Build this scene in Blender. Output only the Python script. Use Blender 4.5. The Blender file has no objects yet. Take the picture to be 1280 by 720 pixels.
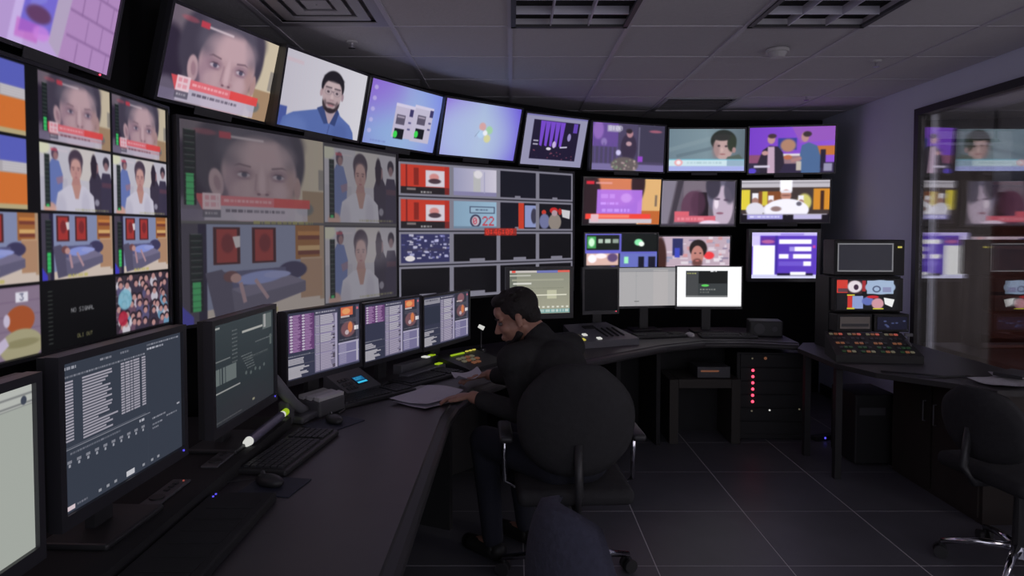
import bpy, bmesh, math, random
import numpy as np
from mathutils import Vector, Matrix, Euler
R = math.radians
PI = math.pi
rng = random.Random(7)
scene = bpy.context.scene
C = scene.collection

# ------------------------------------------------------------------ camera, world, lights, exposure
cam_d = bpy.data.cameras.new('camera'); cam = bpy.data.objects.new('camera', cam_d); C.objects.link(cam)
cam.location = (0, 0, 1.54); cam.rotation_euler = (R(90 - 2.0), 0, 0)
cam_d.sensor_width = 36; cam_d.lens = 845 / 1280 * 36
cam_d.shift_y = -(360 - 319.5) / 1280
cam_d.clip_start = .02
scene.camera = cam
w = bpy.data.worlds.new('world'); scene.world = w; w.use_nodes = True
w.node_tree.nodes['Background'].inputs[0].default_value = (.5, .5, .62, 1)
w.node_tree.nodes['Background'].inputs[1].default_value = .02
scene.view_settings.view_transform = 'Standard'; scene.view_settings.look = 'None'
scene.view_settings.gamma = 1; scene.view_settings.use_curve_mapping = False
scene.view_settings.exposure = 0.0

def area(name, loc, rot, sx, sy, power, col):
    l = bpy.data.lights.new(name, 'AREA'); l.shape = 'RECTANGLE'; l.size = sx; l.size_y = sy
    l.energy = power; l.color = col
    o = bpy.data.objects.new(name, l); C.objects.link(o); o.location = loc; o.rotation_euler = rot
    return o
# unseen fill added behind the camera to lift the ceiling and black surfaces
area('rear_fill_light', (1.1, -1.85, 1.5), (R(97), 0, 0), 3.6, 2.0, 24.0, (.93, .90, 1))
area('beyond_glass_fill', (4.0, .9, 1.5), (R(90), 0, 0), 1.2, 1.6, 60, (1, .90, .86))  # fill added in the next room so the curtain shows through the window

# ------------------------------------------------------------------ materials
M = {}
def mat(name, col, rough=.5, metal=0., spec=.5, noise=0., nscale=20., bump=0., emit=None, es=0.):
    m = bpy.data.materials.new(name); m.use_nodes = True; M[name] = m
    nt = m.node_tree; b = nt.nodes['Principled BSDF']
    b.inputs['Base Color'].default_value = (*col, 1); b.inputs['Roughness'].default_value = rough
    b.inputs['Metallic'].default_value = metal; b.inputs['Specular IOR Level'].default_value = spec
    if emit: b.inputs['Emission Color'].default_value = (*emit, 1); b.inputs['Emission Strength'].default_value = es
    if noise or bump:
        tc = nt.nodes.new('ShaderNodeTexCoord'); n = nt.nodes.new('ShaderNodeTexNoise')
        n.inputs['Scale'].default_value = nscale; n.inputs['Detail'].default_value = 4
        nt.links.new(tc.outputs['Object'], n.inputs['Vector'])
        if noise:
            mr = nt.nodes.new('ShaderNodeMapRange'); mr.inputs[3].default_value = 1 - noise; mr.inputs[4].default_value = 1 + noise
            mx = nt.nodes.new('ShaderNodeVectorMath'); mx.operation = 'SCALE'; mx.inputs[0].default_value = col
            nt.links.new(n.outputs['Fac'], mr.inputs[0]); nt.links.new(mr.outputs[0], mx.inputs['Scale'])
            nt.links.new(mx.outputs[0], b.inputs['Base Color'])
        if bump:
            bp = nt.nodes.new('ShaderNodeBump'); bp.inputs['Strength'].default_value = bump; bp.inputs['Distance'].default_value = .01
            nt.links.new(n.outputs['Fac'], bp.inputs['Height']); nt.links.new(bp.outputs[0], b.inputs['Normal'])
    return m
mat('ceiling_tile', (.66, .645, .67), .95, noise=.06, nscale=60, bump=.3)
mat('tbar', (.62, .60, .66), .5)
mat('wall_paint', (.76, .80, .93), .9, noise=.04, nscale=4)
mat('black_wall', (.02, .02, .022), .95, spec=.15, noise=.2, nscale=3)
mat('black_plastic', (.036, .036, .039), .45, noise=.1, nscale=30)
mat('matte_black', (.038, .038, .04), .85, spec=.2, noise=.15, nscale=12)
mat('bezel', (.05, .049, .057), .35)
mat('label', (.10, .10, .105), .8, noise=.1, nscale=40)
mat('desk_top', (.068, .062, .070), .42, noise=.12, nscale=9)
mat('desk_edge', (.045, .043, .045), .5)
mat('floor_tile', (.13, .13, .15), .4, noise=.18, nscale=5)
mat('floor_joint', (.7, .68, .7), .6)
mat('louver', (.75, .75, .85), .4, metal=.2)
mat('fixture_in', (.75, .74, .8), .6)
mat('fixture_dark', (.05, .05, .055), .5)
mat('vent', (.42, .41, .44), .5, metal=.3)
mat('white_plastic', (.62, .61, .62), .45)
mat('grey_plastic', (.16, .16, .18), .5, noise=.06, nscale=20)
mat('mid_grey', (.09, .09, .10), .5, noise=.08, nscale=20)
mat('key', (.05, .05, .055), .5)
mat('chrome', (.75, .75, .8), .15, metal=1)
mat('paper', (.62, .60, .68), .8, noise=.04, nscale=15)
mat('printed_paper', (.5, .49, .53), .8, noise=.1, nscale=60)
mat('skin', (.42, .22, .16), .5, noise=.08, nscale=25)
mat('hair', (.014, .011, .011), .75, noise=.3, nscale=80, bump=.4)
mat('shirt', (.036, .036, .038), .9, spec=.1, noise=.2, nscale=30, bump=.3)
mat('jeans', (.02, .022, .035), .9, noise=.2, nscale=60)
mat('shoe', (.02, .02, .02), .5)
mat('eye', (.12, .10, .10), .4)
mat('chair_black', (.04, .04, .043), .85, spec=.2, noise=.2, nscale=40, bump=.2)
mat('chair_blue', (.052, .053, .085), .9, noise=.25, nscale=70, bump=.5)
mat('curtain', (.26, .23, .22), .9, noise=.15, nscale=8)
mat('wood_red', (.16, .045, .03), .5, noise=.3, nscale=6)
mat('frame_dark', (.03, .028, .03), .5)
mat('wood_brown', (.05, .04, .035), .6, noise=.2, nscale=8)
mat('rack_black', (.026, .026, .028), .6)
mat('box_grey', (.06, .055, .05), .8)
mat('beige', (.30, .27, .24), .5)
mat('blue_mat', (.03, .035, .06), .6, noise=.3, nscale=30)
def emi(name, col, s=1.):
    return mat(name, (.02, .02, .02), .4, emit=col, es=s)
mat('tube_grey', (.20, .19, .28), .25)
emi('led_red', (1, .06, .12), 2.5); emi('led_blue', (.12, .1, 1), .9); emi('led_yg', (.5, .75, .02), .55)
emi('led_white', (.9, .9, .85), .7); emi('led_yellow', (.75, .65, .1), .7); emi('led_orange', (.8, .3, .15), .16)
emi('led_green', (.1, .3, .12), .08); emi('led_dim', (.5, .45, .3), .18); emi('led_pink', (1, .2, .15), .3)
def glass(name, refl, tint):
    m = bpy.data.materials.new(name); m.use_nodes = True; M[name] = m; nt = m.node_tree; nt.nodes.clear()
    o = nt.nodes.new('ShaderNodeOutputMaterial'); mx = nt.nodes.new('ShaderNodeMixShader'); fr = nt.nodes.new('ShaderNodeLayerWeight')
    fr.inputs['Blend'].default_value = .35
    t = nt.nodes.new('ShaderNodeBsdfTransparent'); t.inputs[0].default_value = (*tint, 1)
    g = nt.nodes.new('ShaderNodeBsdfGlossy'); g.inputs['Roughness'].default_value = .0; g.inputs[0].default_value = (1, 1, 1, 1)
    mr = nt.nodes.new('ShaderNodeMapRange'); mr.inputs[3].default_value = refl; mr.inputs[4].default_value = min(1, refl + .6)
    nt.links.new(fr.outputs['Fresnel'], mr.inputs[0]); nt.links.new(mr.outputs[0], mx.inputs[0])
    nt.links.new(t.outputs[0], mx.inputs[1]); nt.links.new(g.outputs[0], mx.inputs[2]); nt.links.new(mx.outputs[0], o.inputs[0])
glass('window_glass', .20, (.93, .93, .95))
glass('clear_tube', .25, (.6, .6, .75))

# ------------------------------------------------------------------ mesh helpers
class MB:
    def __init__(s): s.v = []; s.f = []
    def add(s, vs, fs, T=None):
        n = len(s.v)
        s.v += [tuple(T @ Vector(v)) if T else tuple(v) for v in vs]
        s.f += [tuple(i + n for i in f) for f in fs]
        return s
    def box(s, c, d, rot=None, T=None):
        x, y, z = d[0] / 2, d[1] / 2, d[2] / 2
        vs = [(-x, -y, -z), (x, -y, -z), (x, y, -z), (-x, y, -z), (-x, -y, z), (x, -y, z), (x, y, z), (-x, y, z)]
        A = Matrix.Translation(c) @ (Euler(rot).to_matrix().to_4x4() if rot else Matrix())
        if T: A = T @ A
        return s.add(vs, [(0, 3, 2, 1), (4, 5, 6, 7), (0, 1, 5, 4), (1, 2, 6, 5), (2, 3, 7, 6), (3, 0, 4, 7)], A)
    def rbox(s, c, d, b=.01, seg=2, rot=None):
        bm = bmesh.new(); bmesh.ops.create_cube(bm, size=1)
        for v in bm.verts: v.co = Vector((v.co.x * d[0], v.co.y * d[1], v.co.z * d[2]))
        bmesh.ops.bevel(bm, geom=bm.edges[:], offset=min(b, min(d) * .45), segments=seg, affect='EDGES', profile=.5)
        A = Matrix.Translation(c) @ (Euler(rot).to_matrix().to_4x4() if rot else Matrix())
        bm.verts.ensure_lookup_table()
        s.add([v.co[:] for v in bm.verts], [[v.index for v in f.verts] for f in bm.faces], A); bm.free(); return s
    def cone(s, a, b, r0, r1, n=12, caps=True):
        a = Vector(a); b = Vector(b); d = (b - a); q = d.to_track_quat('Z', 'Y').to_matrix()
        vs = []
        for p, r in ((a, r0), (b, r1)):
            for i in range(n):
                t = 2 * PI * i / n; vs.append(p + q @ Vector((math.cos(t) * r, math.sin(t) * r, 0)))
        fs = [(i, (i + 1) % n, n + (i + 1) % n, n + i) for i in range(n)]
        if caps: fs += [tuple(range(n))[::-1], tuple(range(n, 2 * n))]
        return s.add(vs, fs)
    def tube(s, pts, r, n=8):
        pts = [Vector(p) for p in pts]; vs = []; k = len(pts)
        rr = r if isinstance(r, (list, tuple)) else [r] * k
        for i, p in enumerate(pts):
            d = (pts[min(i + 1, k - 1)] - pts[max(i - 1, 0)]).normalized()
            up = Vector((0, 0, 1)) if abs(d.z) < .9 else Vector((1, 0, 0))
            u = d.cross(up).normalized(); v = d.cross(u)
            for j in range(n):
                t = 2 * PI * j / n; vs.append(p + (u * math.cos(t) + v * math.sin(t)) * rr[i])
        fs = [(i * n + j, i * n + (j + 1) % n, (i + 1) * n + (j + 1) % n, (i + 1) * n + j) for i in range(k - 1) for j in range(n)]
        fs += [tuple(range(n))[::-1], tuple(range((k - 1) * n, k * n))]
        return s.add(vs, fs)
    def ball(s, c, r, n=12, T=None):
        if not isinstance(r, (list, tuple)): r = (r, r, r)
        vs = [(c[0], c[1], c[2] + r[2])]; m = max(4, n // 2 + 2)
        for i in range(1, m):
            a = PI * i / m
            for j in range(n):
                t = 2 * PI * j / n
                vs.append((c[0] + r[0] * math.sin(a) * math.cos(t), c[1] + r[1] * math.sin(a) * math.sin(t), c[2] + r[2] * math.cos(a)))
        vs.append((c[0], c[1], c[2] - r[2])); L = len(vs) - 1
        fs = [(0, 1 + j, 1 + (j + 1) % n) for j in range(n)]
        for i in range(m - 2):
            for j in range(n):
                a = 1 + i * n + j; b = 1 + i * n + (j + 1) % n
                fs.append((a, a + n, b + n, b))
        k = 1 + (m - 2) * n
        fs += [(k + j, L, k + (j + 1) % n) for j in range(n)]
        return s.add(vs, fs, T)
    def prism(s, poly, z0, z1):
        n = len(poly)
        vs = [(x, y, z0) for x, y in poly] + [(x, y, z1) for x, y in poly]
        fs = [(i, (i + 1) % n, n + (i + 1) % n, n + i) for i in range(n)] + [tuple(range(n))[::-1], tuple(range(n, 2 * n))]
        return s.add(vs, fs)
    def mesh(s, name, m, smooth=False):
        me = bpy.data.meshes.new(name); me.from_pydata(s.v, [], s.f)
        bm = bmesh.new(); bm.from_mesh(me); bmesh.ops.recalc_face_normals(bm, faces=bm.faces[:]); bm.to_mesh(me); bm.free()
        if m: me.materials.append(M[m])
        if smooth:
            for p in me.polygons: p.use_smooth = True
        return me
    def build(s, name, m, parent=None, loc=None, label=None, smooth=False, kind=None):
        o = bpy.data.objects.new(name, s.mesh(name, m, smooth)); C.objects.link(o)
        if parent: o.parent = parent
        if loc: o.location = loc
        if label: o['label'] = label
        if kind: o['kind'] = kind
        return o
def B(c, d, rot=None): return MB().box(c, d, rot)
def RB(c, d, b=.01, seg=2, rot=None): return MB().rbox(c, d, b, seg, rot)
def thing(name, label, cat, loc=(0, 0, 0), rot=(0, 0, 0), group=None):
    o = bpy.data.objects.new(name, None); C.objects.link(o); o.empty_display_size = .1
    o.location = loc; o.rotation_euler = rot; o['label'] = label; o['category'] = cat
    if group: o['group'] = group
    return o
def tag(o, label, cat, group=None):
    o['label'] = label; o['category'] = cat
    if group: o['group'] = group
    return o
def struct(name, parent=None):
    o = bpy.data.objects.new(name, None); C.objects.link(o); o['kind'] = 'structure'
    if parent: o.parent = parent
    return o
def inst(name, me, parent, loc, rot=None):
    o = bpy.data.objects.new(name, me); C.objects.link(o); o.parent = parent; o.location = loc
    if rot: o.rotation_euler = rot
    return o

# ------------------------------------------------------------------ painter for what the screens show
FONT = {'0': '0e11131519110e', '1': '040c040404040e', '2': '0e11010204081f', '3': '1f02040201110e', '4': '02060a121f0202', '5': '1f101e0101110e',
 '6': '0608101e11110e', '7': '1f010204080808', '8': '0e11110e11110e', '9': '0e11110f01020c', ':': '000c0c000c0c00', 'N': '11191915131311', 'O': '0e11111111110e',
 'S': '0f10100e01011e', 'I': '0e04040404040e', 'G': '0e11101713110f', 'A': '0e11111f111111', 'L': '1010101010101f', 'D': '1e11111111111e', 'U': '1111111111110e',
 'T': '1f040404040404', 'P': '1e11111e101010', ' ': '00000000000000'}
SOFT = {'n': 0}
class Cv:
    def __init__(s, w=0, h=0, bg=(0, 0, 0), arr=None):
        if arr is not None: s.a = arr
        else: s.a = np.empty((h, w, 3), np.float32); s.a[:] = np.array(bg, np.float32) / 255
        s.h, s.w = s.a.shape[:2]
    def sub(s, x0, y0, x1, y1):
        return Cv(arr=s.a[int(round(y0 * s.h)):int(round(y1 * s.h)), int(round(x0 * s.w)):int(round(x1 * s.w))])
    def _bb(s, x0, y0, x1, y1):
        X0 = max(0, int(math.floor(x0 * s.w)) - 1); X1 = min(s.w, int(math.ceil(x1 * s.w)) + 2)
        Y0 = max(0, int(math.floor(y0 * s.h)) - 1); Y1 = min(s.h, int(math.ceil(y1 * s.h)) + 2)
        if X1 <= X0 or Y1 <= Y0: return None
        yy, xx = np.mgrid[Y0:Y1, X0:X1]
        return (slice(Y0, Y1), slice(X0, X1)), xx + .5, yy + .5
    def _mix(s, sl, al, c):
        al = al[..., None]; s.a[sl] = s.a[sl] * (1 - al) + np.array(c, np.float32) / 255 * al
    def rect(s, x0, y0, x1, y1, c, a=1.):
        r = s._bb(x0, y0, x1, y1)
        if not r: return s
        sl, xx, yy = r
        ax = np.clip(np.minimum(xx - x0 * s.w, x1 * s.w - xx) + .5, 0, 1); ay = np.clip(np.minimum(yy - y0 * s.h, y1 * s.h - yy) + .5, 0, 1)
        s._mix(sl, ax * ay * a, c); return s
    def ell(s, cx, cy, rx, ry, c, a=1., soft=.12, rot=0.):
        m = max(rx, ry * s.h / s.w) * (1 + soft); m2 = max(ry, rx * s.w / s.h) * (1 + soft)
        r = s._bb(cx - m, cy - m2, cx + m, cy + m2)
        if not r: return s
        sl, xx, yy = r
        dx = xx - cx * s.w; dy = yy - cy * s.h
        if rot: k, q = math.cos(rot), math.sin(rot); dx, dy = dx * k + dy * q, -dx * q + dy * k
        d = np.sqrt((dx / (rx * s.w)) ** 2 + (dy / (ry * s.h)) ** 2)
        al = np.clip((1 + soft / 2 - d) / max(soft, 1.2 / max(1, min(rx * s.w, ry * s.h))), 0, 1)
        s._mix(sl, al * al * (3 - 2 * al) * a, c); return s
    def poly(s, pts, c, a=1.):
        P = np.array(pts, float) * [s.w, s.h]; x0, y0 = P.min(0) / [s.w, s.h]; x1, y1 = P.max(0) / [s.w, s.h]
        r = s._bb(x0, y0, x1, y1)
        if not r: return s
        sl, xx, yy = r; acc = np.zeros(xx.shape)
        for ox, oy in ((-.25, -.25), (.25, -.25), (-.25, .25), (.25, .25)):
            X = xx + ox; Y = yy + oy; ins = np.zeros(xx.shape, bool)
            for i in range(len(P)):
                (xa, ya), (xb, yb) = P[i], P[i - 1]
                if ya == yb: continue
                cr = ((ya > Y) != (yb > Y)) & (X < (xb - xa) * (Y - ya) / (yb - ya) + xa); ins ^= cr
            acc += ins * .25
        s._mix(sl, acc * a, c); return s
    def line(s, x0, y0, x1, y1, t, c, a=1.):
        dx, dy = (x1 - x0) * s.w, (y1 - y0) * s.h; L = math.hypot(dx, dy) or 1; nx, ny = -dy / L * t * s.h / 2 / s.w, dx / L * t / 2
        return s.poly([(x0 + nx, y0 + ny), (x1 + nx, y1 + ny), (x1 - nx, y1 - ny), (x0 - nx, y0 - ny)], c, a)
    def grad(s, c0, c1, vert=False, c2=None):
        t = np.linspace(0, 1, s.h if vert else s.w)[:, None]
        c0, c1 = np.array(c0) / 255, np.array(c1) / 255
        if c2 is not None: c2 = np.array(c2) / 255; g = np.where(t < .5, c0 + (c1 - c0) * t * 2, c1 + (c2 - c1) * (t * 2 - 1))
        else: g = c0 + (c1 - c0) * t
        s.a[:] = g[:, None, :] if vert else g[None]; return s
    def blur(s, n=1):
        for _ in range(n):
            p = np.pad(s.a, ((1, 1), (0, 0), (0, 0)), 'edge'); b = (p[:-2] + 2 * p[1:-1] + p[2:]) / 4
            p = np.pad(b, ((0, 0), (1, 1), (0, 0)), 'edge'); s.a[:] = (p[:, :-2] + 2 * p[:, 1:-1] + p[:, 2:]) / 4
        return s
    def veil(s, c, a): s.a[:] = s.a * (1 - a) + np.array(c, np.float32) / 255 * a; return s
    def text(s, x, y, t, h, c, a=1., aspect=.62):
        ph = h / 7; pw = ph * s.h / s.w * aspect / .62
        for k, ch in enumerate(t):
            g = FONT.get(ch, FONT[' '])
            for r in range(7):
                bits = int(g[r * 2:r * 2 + 2], 16)
                for q in range(5):
                    if bits >> (4 - q) & 1: s.rect(x + (k * 6 + q) * pw, y + r * ph, x + (k * 6 + q + 1.05) * pw, y + (r + 1.05) * ph, c, a)
        return s
    def words(s, x0, y0, x1, h, c, a=.8, seed=1):
        rr = random.Random(seed); x = x0
        while x < x1:
            wd = rr.uniform(.6, 2.6) * h * s.h / s.w; s.rect(x, y0, min(x + wd, x1), y0 + h, c, a * rr.uniform(.6, 1)); x += wd + h * .45 * s.h / s.w
        return s

def lower_third(c, x0=.1, y=.72, x1=.86, k=1.):
    c.poly([(x0 - .02, y), (x0 + .08, y), (x0 + .1, y + .2), (x0 + .04, y + .2)], (216, 80, 88), .9)
    c.rect(0, y + .16, x0 + .04, y + .28, (120, 112, 140), .5)
    c.rect(x0 + .04, y + .11, x1, y + .27, (190, 182, 202), .82)
    c.rect(x0 + .14, y + .01, x1 + .02, y + .115, (222, 70, 70), .92)
    c.rect(x0 + .14, y + .01, x0 + .5, y + .115, (216, 134, 152), .55)
    c.rect(x0 + .03, y - .01, x0 + .14, y + .16, (226, 196, 206), .95)
    c.words(x0 + .045, y + .015, x0 + .125, .045, (208, 110, 126), .7, 3); c.words(x0 + .045, y + .085, x0 + .125, .045, (208, 110, 126), .7, 4)
    c.rect(x0 + .03, y + .16, x0 + .14, y + .24, (86, 82, 98), .85); c.words(x0 + .045, y + .185, x0 + .12, .025, (200, 195, 205), .7, 8)
    c.words(x0 + .17, y + .15, x0 + .58, .032, (70, 64, 80), .75, 5); c.words(x0 + .16, y + .045, x0 + .48, .03, (246, 216, 222), .55, 6)
def woman_close(c, dx=0., third=True, skin=(176, 146, 154), hair=(66, 60, 76)):
    hl = tuple(v + 22 for v in hair)
    c.grad((104, 92, 106), (130, 120, 122), c2=(196, 182, 160))
    c.rect(.76, 0, 1, 1, (202, 188, 164), .8); c.rect(.82, .62, 1, 1, (150, 118, 90), .8); c.ell(.84, .84, .07, .08, (96, 106, 112), .8, .4)
    c.rect(.955, .35, 1, .6, (120, 116, 116), .7); c.ell(.02, .62, .15, .42, (44, 36, 54), .95, .3); c.ell(.05, .95, .1, .2, (120, 110, 130), .7, .5)
    c.ell(.30 + dx, .34, .21, .46, hair, 1, .25); c.ell(.73 + dx, .30, .13, .40, hair, 1, .25); c.ell(.52 + dx, .10, .33, .30, hair, 1, .3)
    c.ell(.235 + dx, .60, .045, .15, skin, 1, .2, -.2); c.ell(.24 + dx, .60, .02, .08, (140, 108, 122), .7, .5, -.25)
    c.ell(.80 + dx, .60, .026, .13, (168, 134, 134), 1, .3)
    c.ell(.53 + dx, .46, .262, .42, skin, 1, .12); c.ell(.535 + dx, .72, .225, .42, skin, 1, .12)
    c.ell(.34 + dx, .20, .10, .22, hl, .8, .9, .5); c.ell(.50 + dx, .02, .20, .10, hl, .8, .9); c.ell(.72 + dx, .20, .06, .22, hl, .7, .9, -.3)
    c.ell(.55 + dx, .26, .20, .16, tuple(min(255, v + 14) for v in skin), .8, .9)
    c.ell(.34 + dx, .68, .07, .30, (142, 114, 132), .6, .9); c.ell(.745 + dx, .66, .05, .26, (162, 128, 126), .6, .9)
    c.ell(.40 + dx, .66, .07, .1, tuple(min(255, v + 8) for v in skin), .7, .9); c.ell(.67 + dx, .66, .06, .1, tuple(min(255, v + 14) for v in skin), .7, .9)
    for ex, k in ((.41, 1), (.655, -1)):
        c.ell(ex + dx, .475, .065, .065, (134, 106, 122), .7, .9)
        c.ell(ex + dx, .49, .042, .026, (186, 172, 186), .9, .3); c.ell(ex + .004 + dx, .49, .019, .027, (70, 66, 88), .95, .4)
        c.poly([(ex - .052 + dx, .485), (ex - .02 + dx, .455), (ex + .02 + dx, .455), (ex + .05 + dx, .49), (ex + .015 + dx, .470), (ex - .02 + dx, .470)], (70, 52, 66), .85)
        c.ell(ex + dx, .53, .045, .012, (136, 106, 122), .7, .8)
        c.poly([(ex - .07 * k + dx, .405), (ex - .03 * k + dx, .372), (ex + .05 * k + dx, .392), (ex + .05 * k + dx, .41), (ex - .03 * k + dx, .39)], (88, 68, 82), .75)
    c.ell(.535 + dx, .56, .022, .16, tuple(min(255, v + 24) for v in skin), .7, .9); c.line(.497 + dx, .47, .487 + dx, .66, .03, (142, 112, 126), .5); c.line(.575 + dx, .47, .582 + dx, .62, .02, (152, 122, 132), .35)
    c.ell(.54 + dx, .675, .056, .035, (156, 120, 130), .6, .8); c.ell(.538 + dx, .66, .028, .03, tuple(min(255, v + 22) for v in skin), .7, .8)
    c.ell(.512 + dx, .695, .013, .012, (96, 66, 80), .8, .6); c.ell(.57 + dx, .695, .013, .012, (96, 66, 80), .8, .6)
    c.ell(.55 + dx, .80, .082, .020, (150, 90, 106), .9, .4); c.ell(.55 + dx, .835, .072, .022, (168, 104, 116), .9, .4); c.line(.475 + dx, .815, .63 + dx, .815, .010, (96, 54, 68), .7); c.ell(.55 + dx, .88, .06, .02, (146, 116, 126), .6, .8)
    c.ell(.15, .09, .07, .03, (206, 84, 98), .4, .6); c.rect(.235, .06, .31, .13, (200, 60, 76), .85); c.rect(.31, .09, .53, .115, (222, 204, 212), .75)
    c.blur(3)
    if third: lower_third(c)
    c.blur(1); return c
def meter(c, x, y0, y1, lev=.35, wd=.018):
    c.rect(x - wd * 1.6, y0, x + wd * 1.6, y1, (26, 30, 32), .92)
    n = 12
    for i in range(n):
        y = y0 + (y1 - y0) * i / n; c.rect(x - wd * 1.3, y, x + wd * 1.3, y + .006, (130, 150, 140), .75)
    c.rect(x - wd, y1 - (y1 - y0) * lev, x + wd, y1, (62, 196, 104), .95)
    for i in range(n): 
        y = y0 + (y1 - y0) * i / n; c.rect(x - wd, y + .02, x + wd, y + .028, (20, 60, 40), .6)
def office(c, fade=0.):
    c.rect(0, 0, 1, 1, (192, 188, 200)); c.rect(.4, 0, .75, .5, (202, 195, 194)); c.rect(0, .5, .35, 1, (176, 172, 190), .6)
    c.poly([(.11, .95), (.10, .35), (.15, .22), (.24, .24), (.29, .45), (.27, .95)], (102, 118, 178)); c.ell(.19, .14, .045, .09, (84, 66, 86), 1, .3); c.ell(.20, .17, .03, .06, (168, 124, 124), .8, .4); c.poly([(.2, .5), (.29, .46), (.29, .56), (.22, .6)], (150, 116, 136), .8)
    c.poly([(.67, 1), (.66, .5), (.70, .36), (.68, .2), (.74, .12), (.79, .2), (.80, .36), (.86, .5), (.86, 1)], (58, 52, 70)); c.ell(.775, .28, .022, .08, (166, 124, 128), .9, .4); c.ell(.73, .26, .045, .2, (46, 38, 52), 1, .3)
    c.poly([(.84, 1), (.83, .5), (.86, .34), (.98, .34), (1, .45), (1, 1)], (60, 54, 76)); c.ell(.92, .17, .05, .10, (52, 46, 60), 1, .3); c.ell(.92, .23, .034, .07, (146, 110, 116), .9, .4); c.rect(.85, .5, 1, .58, (104, 66, 80), .6)
    c.ell(.77, .84, .035, .055, (166, 162, 180), .8, .5)
    c.ell(.47, .20, .10, .17, (70, 58, 74), 1, .2); c.ell(.47, .30, .088, .18, (74, 60, 76), 1, .2); c.ell(.47, .35, .076, .17, (188, 142, 138), 1, .15)
    c.ell(.47, .24, .065, .07, (202, 158, 152), .7, .8); c.line(.41, .315, .45, .31, .014, (90, 62, 70), .8); c.line(.485, .31, .525, .315, .014, (90, 62, 70), .8)
    c.ell(.434, .345, .013, .011, (70, 52, 64), .9); c.ell(.503, .345, .013, .011, (70, 52, 64), .9); c.ell(.47, .40, .014, .03, (172, 122, 122), .8, .6); c.ell(.47, .462, .027, .012, (154, 88, 98), .9)
    c.poly([(.425, .48), (.52, .48), (.54, .66), (.47, .72), (.39, .66)], (178, 130, 126))
    c.poly([(.18, 1), (.22, .72), (.36, .60), (.43, .58), (.47, .72), (.52, .58), (.60, .60), (.72, .74), (.74, 1)], (202, 198, 214)); c.poly([(.41, .58), (.54, .58), (.50, .80), (.455, .80)], (184, 138, 130)); c.ell(.12, .97, .08, .1, (208, 158, 142), .9, .4)
    c.ell(.26, .95, .07, .2, (180, 176, 196), .6, .8); c.ell(.60, .9, .06, .22, (182, 178, 198), .6, .8)
    c.ell(.04, .06, .09, .1, (218, 218, 188), .9, .5); c.rect(.14, .06, .22, .1, (202, 76, 96), .7); c.rect(.22, .07, .36, .09, (216, 198, 208), .6)
    meter(c, .09, .16, .94, .05, .02); c.words(.45, .955, .95, .03, (166, 162, 112), .7, 4)
    c.blur(2)
def lounge(c):
    c.rect(0, 0, 1, 1, (132, 140, 176)); c.rect(.24, .5, .66, .75, (114, 124, 162), .5)
    c.poly([(0, .9), (.3, .86), (.9, .78), (1, .84), (1, 1), (0, 1)], (206, 190, 180))
    c.rect(0, 0, .1, 1, (70, 64, 80)); c.rect(.1, 0, .15, 1, (40, 36, 60))
    for x in (.19, .44): c.rect(x, .03, x + .17, .42, (70, 34, 38)); c.rect(x + .02, .05, x + .15, .4, (164, 54, 52)); c.ell(x + .09, .2, .04, .1, (110, 40, 46), .8, .4)
    c.poly([(.31, .13), (.36, .12), (.36, .24), (.33, .25)], (216, 206, 210)); 
    c.rect(.76, 0, .98, .4, (160, 100, 56)); c.rect(.78, .07, .96, .13, (198, 128, 66)); c.rect(.78, .12, .96, .17, (120, 62, 50)); c.rect(.78, .24, .96, .3, (214, 170, 110)); c.rect(.78, .3, .96, .35, (116, 60, 50))
    c.rect(.96, .0, 1, .9, (176, 146, 120)); c.rect(.80, .38, .98, .86, (176, 136, 108)); c.rect(.8, .38, .98, .40, (196, 160, 130))
    c.ell(.74, .52, .11, .1, (62, 58, 92), 1, .2); c.poly([(.22, .5), (.68, .48), (.7, .66), (.24, .7)], (86, 86, 124)); 
    c.poly([(.14, .5), (.24, .47), (.3, .58), (.34, .95), (.2, .98)], (84, 80, 104)); c.poly([(.3, .68), (.72, .6), (.84, .66), (.84, .78), (.4, .96), (.32, .94)], (98, 94, 120)); c.poly([(.3, .68), (.72, .58), (.84, .66), (.4, .78)], (118, 112, 140))
    c.ell(.5, .58, .17, .07, (136, 148, 214), 1, .2, -.06); c.ell(.30, .55, .05, .06, (112, 72, 76), 1, .2); c.ell(.33, .57, .035, .05, (190, 144, 140), 1, .2)
    c.line(.36, .62, .39, .84, .05, (176, 140, 150)); c.line(.46, .6, .55, .82, .045, (176, 142, 152)); c.ell(.62, .56, .1, .04, (150, 158, 216), 1, .2)
    meter(c, .09, .1, .88, .38, .024); c.words(.33, .93, .62, .05, (190, 180, 90), .8, 9); c.poly([(0, .8), (.07, .93), (.07, 1), (0, 1)], (66, 62, 190)); c.blur(1)
def crowd(c):
    c.rect(0, 0, 1, 1, (58, 48, 60)); rr = random.Random(5)
    for j in range(6):
        for i in range(8):
            x = (i + .5) / 8 + rr.uniform(-.05, .05); y = (j + .2) / 6 + rr.uniform(-.05, .05)
            c.ell(x, y + .12, .07, .1, rr.choice([(196, 190, 202), (60, 52, 70), (110, 150, 180), (104, 78, 98), (90, 84, 120), (205, 200, 210)]), 1, .2)
            c.ell(x, y - .01, .048, .06, (40, 32, 42), 1, .3); c.ell(x, y + .02, .036, .055, (186, 140, 138), 1, .3)
    c.ell(.16, .42, .12, .18, (128, 184, 206), .9, .2); c.ell(.12, .75, .08, .13, (176, 40, 64), .9, .2)
    for i in range(7): c.rect(0, .1 + i * .12, .04, .115 + i * .12, (150, 150, 150), .6)
    c.blur(1)
def strip_blank(c):
    c.rect(0, 0, 1, 1, (14, 14, 16))
    for i in range(13): c.rect(.06, .12 + i * .065, .12, .13 + i * .065, (110, 118, 112), .8)
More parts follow.
